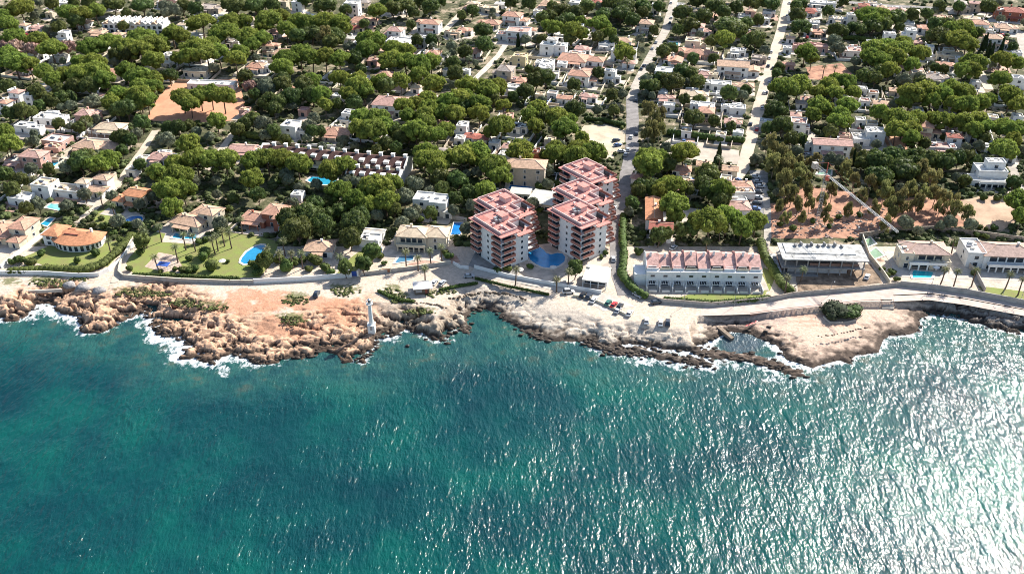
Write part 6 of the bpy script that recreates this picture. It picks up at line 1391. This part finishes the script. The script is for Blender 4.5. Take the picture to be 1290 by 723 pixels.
'L5': 'P 50 50 60;P 20 15 50;P 560 110 65;P 480 125 60;B 400 120 60;P 770 160 50;P 860 120 50;P 880 180 75;P 830 240 70;P 900 240 60;P 840 330 55;P 980 100 60;P 1060 90 60;P 1120 120 60;P 940 30 50;P 1230 110 60;P 1240 190 60;B 370 355 60;B 330 380 40;B 410 330 40;B 690 450 45;B 700 505 40;B 640 560 30;O 1010 560 26;O 1042 630 30;B 1060 470 30;O 1000 580 24;B 130 345 35;B 180 360 30;B 60 250 40;B 30 180 40;B 100 210 40;B 240 150 30;B 230 90 30;B 330 40 40;B 620 160 20;B 600 60 30;B 690 130 30;B 520 450 40;C 780 430 16;C 860 530 14;C 900 470 16;C 945 475 14;C 1060 475 22;C 1125 460 24;C 1182 392 22;C 550 325 22;C 470 195 18;C 490 270 20;C 530 500 22;C 60 490 22;C 160 190 18;C 700 440 22;C 760 580 12;C 710 460 20;C 1090 450 20;C 1040 490 18;S 270 560 22;S 320 570 20;S 610 620 22;S 640 640 20;S 860 640 16;S 960 640 24;S 1250 620 28;S 1270 660 26;S 100 600 30;S 150 610 30;S 60 610 24;S 1120 600 14;S 560 400 20;S 500 390 16;S 930 590 20;S 660 520 24;B 1290 590 30;B 740 400 30;S 900 645 24;S 930 650 24;S 1062 545 28;S 980 505 22;S 1015 495 22;B 1100 430 24;S 250 545 28;S 205 565 24;S 420 570 28;S 470 565 26;S 380 600 22;S 560 470 24;S 600 500 24;S 790 650 14;S 690 560 24;S 1150 300 30;S 1130 350 26;S 1090 420 26;B 1270 280 40',
'L6': 'P 60 110 60;P 130 80 60;P 200 130 60;P 280 130 50;P 370 150 60;P 440 130 60;P 420 250 65;P 500 290 60;P 600 230 75;P 680 220 60;P 650 300 60;P 560 320 50;P 860 100 70;P 840 60 60;P 900 130 60;P 1020 80 70;P 1100 60 60;P 1180 130 70;P 1210 180 60;P 1140 250 55;B 1000 210 55;B 920 200 50;B 270 380 75;B 220 450 85;B 170 400 60;B 330 430 60;B 300 330 50;B 490 420 70;B 520 380 50;B 470 490 55;G 740 290 50;G 790 230 50;B 580 560 45;B 540 620 40;S 90 640 44;S 160 640 44;S 300 605 40;S 125 600 34;S 30 560 30;S 200 610 30;S 350 640 30;S 380 660 26;B 410 620 30;S 240 600 26;S 440 610 26;B 50 600 45;B 450 640 35;B 990 530 30;B 990 300 38;B 870 370 34;B 930 250 40;B 700 170 40;B 640 130 30;B 830 310 30;B 1060 270 40;S 820 400 24;S 760 380 22;S 620 580 24;S 270 640 22;S 20 640 30;C 85 460 26;C 180 560 26;C 420 580 26;C 745 555 14;C 805 585 13;C 865 550 15;C 920 530 14;C 840 635 17;C 950 675 13;C 120 560 26;C 140 500 24;C 60 540 24;C 230 560 20;S 1250 640 22;S 1200 650 22;S 960 580 24;S 940 560 20;S 640 610 16;B 420 360 40;B 360 380 40;B 610 450 40;B 690 350 40;B 360 320 40;B 900 230 30',
'L7': 'P 690 120 75;P 870 60 72;P 760 90 40;P 60 60 70;P 230 70 50;P 340 80 70;P 420 60 60;P 650 20 50;P 820 230 60;P 760 250 50;P 820 320 75;P 880 340 50;P 1050 240 60;P 1000 400 85;P 1080 380 70;P 1150 430 60;P 1220 400 60;P 940 400 55;B 980 180 60;B 610 320 35;B 740 480 45;G 720 680 45;B 330 640 42;B 130 350 28;B 510 510 25;B 890 180 40;S 40 540 22;S 50 580 20;S 110 630 20;S 130 500 18;S 290 600 20;S 350 610 22;S 160 350 18;S 150 240 26;S 190 230 26;S 240 225 24;C 240 690 12;C 40 640 14;C 980 500 13;C 1060 640 14;C 1190 640 14;C 1272 668 14;C 300 650 14;B 700 240 40;B 650 240 40;B 620 200 40;B 880 250 40;B 790 380 40;B 900 440 40;B 830 500 40;B 760 520 30;S 480 560 16;S 500 640 14;S 460 580 16;S 30 370 20;S 520 350 16;S 660 470 24;S 640 560 26;S 430 560 16;B 1190 530 24;B 990 260 50;B 1040 310 40;S 870 440 30;B 800 440 36',
'L8': 'E 60 100 65;E 130 120 65;E 200 150 70;E 120 180 65;E 60 260 60;E 230 230 55;P 280 110 45;E 150 250 50;E 180 300 48;E 420 130 46;E 460 190 40;E 500 270 55;B 570 190 65;B 690 160 75;E 610 240 60;E 560 330 45;E 690 280 65;E 740 230 60;E 800 130 55;E 840 170 60;E 860 250 58;E 930 280 58;E 880 320 46;E 960 330 48;E 1020 350 40;P 1190 50 66;P 1270 300 66;P 1280 370 46;B 640 90 50;B 560 110 50;S 1090 290 25;S 1160 295 25;B 1240 220 35;B 1180 460 28;C 950 490 24;S 640 655 22;O 720 672 16;S 665 690 18;C 25 665 18;C 125 680 24;C 205 640 13;C 715 590 16;C 905 640 20;C 965 650 20;C 1055 645 16;C 1225 665 14;C 1285 690 14;S 700 640 20;S 590 640 18;S 20 540 24;S 970 520 22;E 300 290 46;E 350 240 44;E 540 200 46;E 640 320 50;E 60 330 44;E 240 300 40;B 760 130 50;B 900 120 50;S 1060 470 22;S 1100 480 20;S 1140 440 22;B 1000 210 30;E 200 375 40;E 320 352 40;E 115 375 36;E 430 335 36;S 380 385 20;S 250 405 18;S 480 375 18;S 560 405 20;S 90 420 18;S 150 440 20;S 330 430 16;E 610 400 34;E 20 180 60;E 100 60 60;E 770 300 46;E 800 260 50;S 620 670 18;S 1040 660 18',
}
RANDR = random.Random(99)
cnt = {}
items = []
for tl, s_ in TR.items():
    k = TILES[tl][2]
    for q in parse(s_):
        key = q[0]; px, py = pix(tl, float(q[1]), float(q[2])); rp = float(q[3]) / k
        if key == 'C':
            h = 7.4 if rp > 3.4 else 6.0
            x, y = at(px, py, G + h); items.append((key, x, y, max(2.5, rp / pxm(py, G + h) * 1.25), h)); continue
        zc = G + {'P': 7.5, 'R': 6.5, 'B': 4.5, 'G': 3.5, 'E': 7, 'Y': 4, 'S': .8, 'O': 1.6}[key]
        r0 = rp / pxm(py, zc) * 1.04
        if key in 'PRBGE': zc = G + {'P': .72 * min(15, 4.5 + r0 * 1.45), 'R': .72 * min(12, 4 + r0 * 1.4), 'B': .58 * min(12, 2.5 + r0 * 1.7), 'G': .58 * (2 + r0 * 1.5), 'E': .66 * min(16, 6 + r0 * 1.5)}[key]
        x, y = at(px, py, zc); r = rp / pxm(py, zc) * (.88 if key == 'E' else 1.04)
        if key == 'Y': r = max(.9, min(1.6, r * .7))
        items.append((key, x, y, r, None))
items.sort(key=lambda q: -q[3])
placed = []
def clear(x, y, r, rc=0):
    for (bx_, by_, br) in BLOCK:
        if (bx_ - x) ** 2 + (by_ - y) ** 2 < (br + r) ** 2: return False
    for P, hw in ROADS:
        for (x0, y0), (x1, y1) in zip(P[:-1], P[1:]):
            ex, ey = x1 - x0, y1 - y0; t_ = max(0, min(1, ((x - x0) * ex + (y - y0) * ey) / (ex * ex + ey * ey + 1e-9)))
            if (x - x0 - t_ * ex) ** 2 + (y - y0 - t_ * ey) ** 2 < (hw + max(r, rc * .55)) ** 2: return False
    return True
for key, x, y, r, h in items:
    if any(math.hypot(x - a, y - b_) < .5 * (r + c) * .75 for a, b_, c in placed): continue
    if not clear(x, y, .2 if key in 'CSO' else min(.6, r * .2) - min(2.0, r * .3), 0 if key in 'SOC' else r):
        continue
    if cnt.get(key, 0) >= 298: continue
    cnt[key] = cnt.get(key, 0) + 1; placed.append((x, y, r)); plant(key, x, y, r, h)
# fill: garden trees and shrubs in the gaps, away from roofs, roads and open ground
def open_ground(x, y):
    for poly in OPEN:
        c = False; n = len(poly); j = n - 1
        for i in range(n):
            xi, yi = poly[i]; xj, yj = poly[j]
            if (yi > y) != (yj > y) and x < (xj - xi) * (y - yi) / (yj - yi) + xi: c = not c
            j = i
        if c: return True
    return False
def hides_roof(x, y, r, h):
    px, py = proj(x, y, G + h * .7); s_ = pxm(py)
    for h_ in HOUSES:
        if abs(px - h_[0]) < (h_[2] * .42 + r) * s_ and -r * s_ * .6 < py - h_[1] < h_[3] * .2 * s_ + r * s_ * .5: return True
    return False
def fill(n, wt, rmin, rmax, box, solid):
    got = 0
    for _ in range(n * 12):
        if got >= n: break
        px, py = RANDR.uniform(box[0], box[2]), RANDR.uniform(box[1], box[3]); x, y = at(px, py)
        if y < 347: continue
        key = RANDR.choice(wt); r = RANDR.uniform(rmin, rmax)
        if cnt.get(key, 0) >= 298 or open_ground(x, y) or not clear(x, y, .4, r): continue
        if any((x - a) ** 2 + (y - b_) ** 2 < ((r + c) * solid) ** 2 for a, b_, c in placed): continue
        if hides_roof(x, y, r, r * 1.8): continue
        cnt[key] = cnt.get(key, 0) + 1; placed.append((x, y, r)); plant(key, x, y, r); got += 1
fill(60, 'PPPB', 3.5, 5.5, (-160, -10, -5, 300), .6)
fill(60, 'PPPB', 3.5, 5.5, (1295, -10, 1460, 320), .6)
fill(70, 'BBP', 3.0, 5.0, (-20, -40, 1310, 0), .6)
fill(330, 'BGGPGB', 2.0, 3.6, (0, 0, 1290, 300), .48)
fill(230, 'SSSS', .8, 1.7, (0, 40, 1290, 345), .6)
print('plants', cnt)
# ground cover nobody could count
rng = np.random.default_rng(8); random.seed(8); A = Acc(); k = 0
for _ in range(60000):
    px, py = random.uniform(-60, 1350), random.uniform(-30, 350) if random.random() < .8 else random.uniform(200, 345)
    x, y = at(px, py)
    if y < 346: continue
    if k > 9000: break
    if fbm(np.array([x * .06]), np.array([y * .06]), 3, 12)[0] < .36 or open_ground(x, y) or not clear(x, y, .3): continue
    s_ = random.uniform(.5, 1.9); k += 1
    r3 = (s_, s_, s_ * .7); A.add(lump((x, y, G + s_ * .3), r3, 1, .3, k)); A.add(tufts((x, y, G + s_ * .3), r3, 14, .35))
o = bpy.data.objects.new('undergrowth', A.mesh('undergrowth', mat('undergrowth_leaves', (.10, .125, .045), .8, .45, .12, spec=.15))); COL.objects.link(o); tag(o, 'scrubby undergrowth filling the ground between gardens and pines', kind='stuff')
A = Acc(); k = 0
for _ in range(9000):
    px, py = random.uniform(-40, 700), random.uniform(350, 412); X_, Y_ = at(px, py)
    m_ = 0
    for (cx, cy, rx, ry) in ((62,357,26,5.5),(100,352,12,3),(372,379,17,6),(368,404,19,6),(438,368,17,6),(425,366,10,4),(180,370,38,4),(235,383,22,4),(268,388,20,4),(494,368,12,5),(502,377,14,5),(545,372,10,3),(560,368,16,3),(530,393,22,3)):
        if ((px - cx) / rx) ** 2 + ((py - cy) / ry) ** 2 < 1: m_ = 1
    if not m_ or random.random() < .25: continue
    s_ = random.uniform(.25, .7); k += 1; r3 = (s_, s_, s_ * .6); A.add(lump((X_, Y_, G + s_ * .1), r3, 1, .3, k)); A.add(tufts((X_, Y_, G + s_ * .1), r3, 10, .2))
o = bpy.data.objects.new('coastal_scrub', A.mesh('coastal_scrub', mat('scrub_leaves', (.15, .17, .06), .85, .4, .5, spec=.15))); COL.objects.link(o); tag(o, 'low olive scrub in patches on the dusty shore', kind='stuff')
root = plant('S', *at(1053, 396, 2.6), 5.6, 4.2, 2.0); THINGS.pop(); tag(root, 'big dark bush standing alone on the flat pinkish rock', 'bush')
for c_ in root.children:
    if c_.name.startswith('crown'): c_.data = c_.data.copy(); c_.data.materials[0] = mat('dark_bush', (.045, .06, .028), .75, .4, .8, spec=.15); LAND.append(('big bush on the flat rock', *at(1053, 396, 2.6)))
root = plant('S', *at(1070, 395, 2.6), 4.6, 3.6, 2.0); THINGS.pop(); tag(root, 'lower olive bush joined to the big dark one on the flat rock', 'bush')
wall([(1037, 400), (1045, 407), (1062, 408), (1078, 404), (1086, 398)], .7, 'low curved kerb round the big bush on the flat rock', CONC, .3, 1.9)

# broken stone and cut brush lying over the red earth of the site
random.seed(52); A = Acc()
for k in range(420):
    px, py = random.uniform(972, 1120), random.gauss(282, 12); x, y = at(px, py)
    if py > 302 or py < 245: continue
    s_ = random.uniform(.25, .9); A.add(lump((x, y, G), (s_, s_ * .7, s_ * .5), 1, .5, k))
o = bpy.data.objects.new('site_rubble', A.mesh('site_rubble', mat('site_stone', (.42, .34, .29), .9, .4, .6))); COL.objects.link(o); tag(o, 'pale broken stones strewn over the red earth of the site', kind='stuff')
# woods beyond the frame on every side, one mass
random.seed(41); A = Acc(); k = 0
while k < 2600:
    x, y = random.uniform(-900, 900), random.uniform(350, 1500)
    px, py = proj(x, y)
    if (-90 < px < 1380 and py > -35) or random.random() < (y - 600) / 1400: continue
    if fbm(np.array([x * .012]), np.array([y * .012]), 3, 5)[0] < .42: continue
    r = random.uniform(2.5, 5.5); k += 1; h = 3 + r; c = (x, y, G + h * .6); A.add(lump(c, (r, r, h * .42), 2 if y < 800 else 1, .3, k)); A.add(tufts(c, (r, r, h * .42), 40 if y < 900 else 12, .5))
o = bpy.data.objects.new('distant_woodland', A.mesh('distant_woodland', mat('woodland_leaves', (.14, .175, .05), .8, .4, .1, spec=.15))); COL.objects.link(o); tag(o, 'far pine woods and scrub beyond the last houses', kind='stuff')
# ================================================================ LABELS: what each one looks like and what it stands by
ORD = ['', 'second ', 'third ', 'fourth ', 'fifth ', 'sixth ', 'seventh ', 'eighth ', 'ninth ', 'tenth ', 'eleventh ', 'twelfth '] + [t + ' ' for t in 'thirteenth fourteenth fifteenth sixteenth seventeenth eighteenth nineteenth twentieth twenty-first twenty-second twenty-third twenty-fourth twenty-fifth twenty-sixth twenty-seventh twenty-eighth twenty-ninth thirtieth thirty-first thirty-second thirty-third thirty-fourth thirty-fifth thirty-sixth thirty-seventh thirty-eighth thirty-ninth fortieth'.split()]
bins = {}
for it in THINGS:
    o, look, word = it[:3]; x, y = (it[3], it[4]) if len(it) > 3 else (o.location.x, o.location.y)
    best = min(LAND, key=lambda l: (l[1] - x) ** 2 + (l[2] - y) ** 2)
    dx, dy = x - best[1], y - best[2]; dirn = ('inland of' if dy > 0 else 'seaward of') if abs(dy) > abs(dx) else ('right of' if dx > 0 else 'left of')
    bins.setdefault((word, best[0], dirn), []).append((math.hypot(dx, dy), o, look))
for (word, lm, dirn), L_ in bins.items():
    L_.sort(key=lambda q: q[0])
    for i, (d, o, look) in enumerate(L_):
        o['label'] = f'{look}, {ORD[i] if i < len(ORD) else "number %d " % (i + 1)}{word} {dirn} the {lm}'.replace(',  ', ', ') if i else f'{look}, first {word} {dirn} the {lm}'
for o, *_ in THINGS:
    wds = o['label'].split()
    while len(o['label'].split()) > 16 or len(o['label']) > 118:
        a_, b_ = o['label'].split(', ', 1); aw = a_.split()
        if len(aw) < 3: break
        o['label'] = ' '.join(aw[:1] + aw[2:]) + ', ' + b_
print('objects', len(bpy.data.objects), 'longest label', max(len(o['label'].split()) for o, *_ in THINGS))
